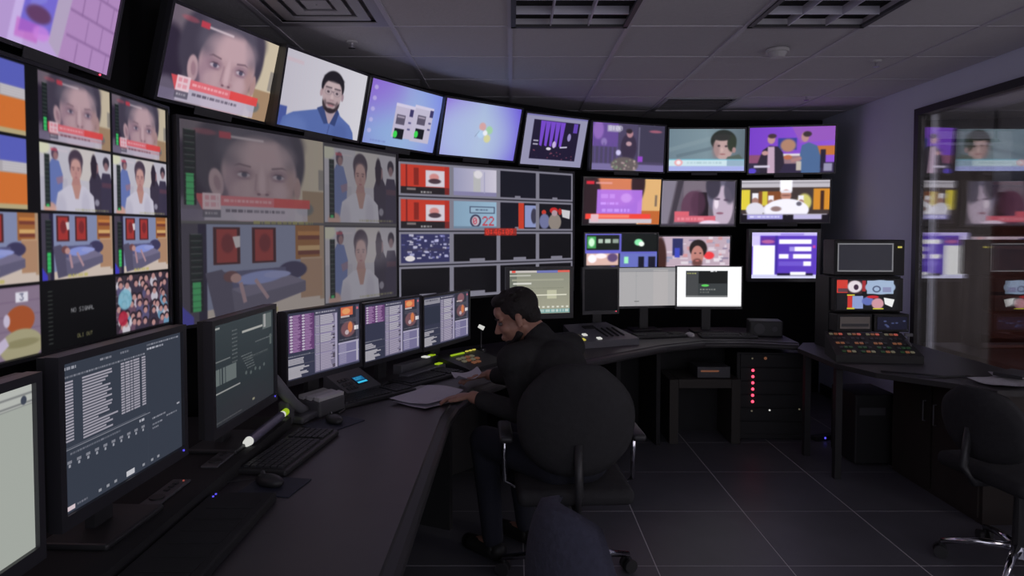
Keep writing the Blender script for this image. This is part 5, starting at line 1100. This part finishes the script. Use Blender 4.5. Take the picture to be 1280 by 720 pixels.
def hand(mb, W, dirv, down, side):
    dirv = dirv.normalized(); up = Vector((0, 0, 1)); sd = dirv.cross(up).normalized() * side
    P = W + dirv * .05
    mb.ball((0, 0, 0), (.048, .038, .015), 14, Matrix.Translation(P) @ Matrix.Rotation(math.atan2(dirv.y, dirv.x), 4, 'Z') @ Matrix.Rotation(down, 4, 'Y'))
    base = W + dirv * .085 - up * (.01)
    for k, (o_, L) in enumerate(((-.028, .062), (-.010, .072), (.009, .068), (.026, .054))):
        a = base + sd * o_; b = a + dirv * L * .45 - up * .002; c = b + dirv * L * .33 - up * .012; e = c + dirv * L * .2 - up * .012
        capsule(mb, a, b, .0095, .0088, 8); capsule(mb, b, c, .0088, .008, 8); capsule(mb, c, e, .008, .0072, 8)
    a = W + dirv * .035 - sd * .028; b = a + dirv * .03 - sd * .022 - up * .006; c = b + dirv * .028 - sd * .004 - up * .006
    capsule(mb, a, b, .012, .0105, 8); capsule(mb, b, c, .0105, .009, 8)
hand(body, LW, Vector((-.93, .25, 0)), R(8), 1); hand(body, RW, Vector((-.9, -.2, 0)), R(8), -1)
HL, HR = Vector((.19, 2.83, .555)), Vector((.345, 2.96, .555)); KL, KR = Vector((-.13, 3.13, .565)), Vector((.02, 3.27, .565)); AL, AR = Vector((-.09, 3.14, .10)), Vector((.07, 3.30, .10))
def legs(mb, g):
    for H_, K, A_ in ((HL, KL, AL), (HR, KR, AR)): capsule(mb, H_, K, .082 + g, .058 + g); capsule(mb, K, A_, .056 + g, .038 + g)
legs(body, 0)
for A_ in (AL, AR): capsule(body, A_ + Vector((0, 0, -.04)), A_ + d_ * .14 + Vector((0, 0, -.055)), .035, .028)
remesh(body, 'body', 'skin', per, .0055, 3)
sh = MB(); torso(sh, .012)
for S, E_, W in ((LS, LE, LW), (RS, RE, RW)): arm(sh, S, E_, W, .010, False)
capsule(sh, nb + Vector((0, 0, -.02)), nb + (HT @ Vector((-.035, 0, -.05)) - nb) * .42, .085, .068)
remesh(sh, 'shirt', 'shirt', per, .009, 3)
lg = MB(); legs(lg, .012); lg.ball(pel + Vector((0, 0, -.03)), (.15, .17, .09), 18); remesh(lg, 'trousers', 'jeans', per, .010, 3)
for A_ in (AL, AR):
    s_ = MB(); capsule(s_, A_ + Vector((0, 0, -.055)) - d_ * .03, A_ + d_ * .16 + Vector((0, 0, -.062)), .045, .036); s_.v = [(a, b, max(c_, .002)) for a, b, c_ in s_.v]; s_.build('shoe', 'shoe', per, smooth=True)
hr = MB(); hb(hr, (-.024, 0, .046), (.098, .083, .086)); hb(hr, (-.062, 0, -.012), (.050, .068, .062)); hb(hr, (.035, 0, .098), (.050, .058, .028)); hb(hr, (.052, -.01, .090), (.034, .045, .022))
for s in (-1, 1): hb(hr, (.005, s * .066, .03), (.022, .012, .04))
rr = random.Random(3)
for _ in range(8):
    a = rr.uniform(0, 2 * PI); e = rr.uniform(.1, 1.4); hb(hr, (-.024 + .096 * math.cos(a) * math.cos(e), .08 * math.sin(a) * math.cos(e), .048 + .086 * math.sin(e)), (.018, .018, .007), 8) if math.cos(a) * math.cos(e) < .55 else None
remesh(hr, 'hair', 'hair', per, .004, 1)
bd = MB()
for s in (-1, 1): hcap(bd, (.016, s * .044, -.068), (.052, s * .020, -.098), .0195, .0185)
hb(bd, (.060, 0, -.097), (.031, .034, .026)); remesh(bd, 'beard', 'hair', per, .004, 2)
for s in (-1, 1):
    m = MB(); hb(m, (.079, s * .031, .000), (.011, .015, .009), 14); m.build('eye', 'eye', per, smooth=True)
    m = MB(); hcap(m, (.092, s * .014, .024), (.080, s * .05, .024), .0045, .003); m.build('eyebrow', 'hair', per, smooth=True)
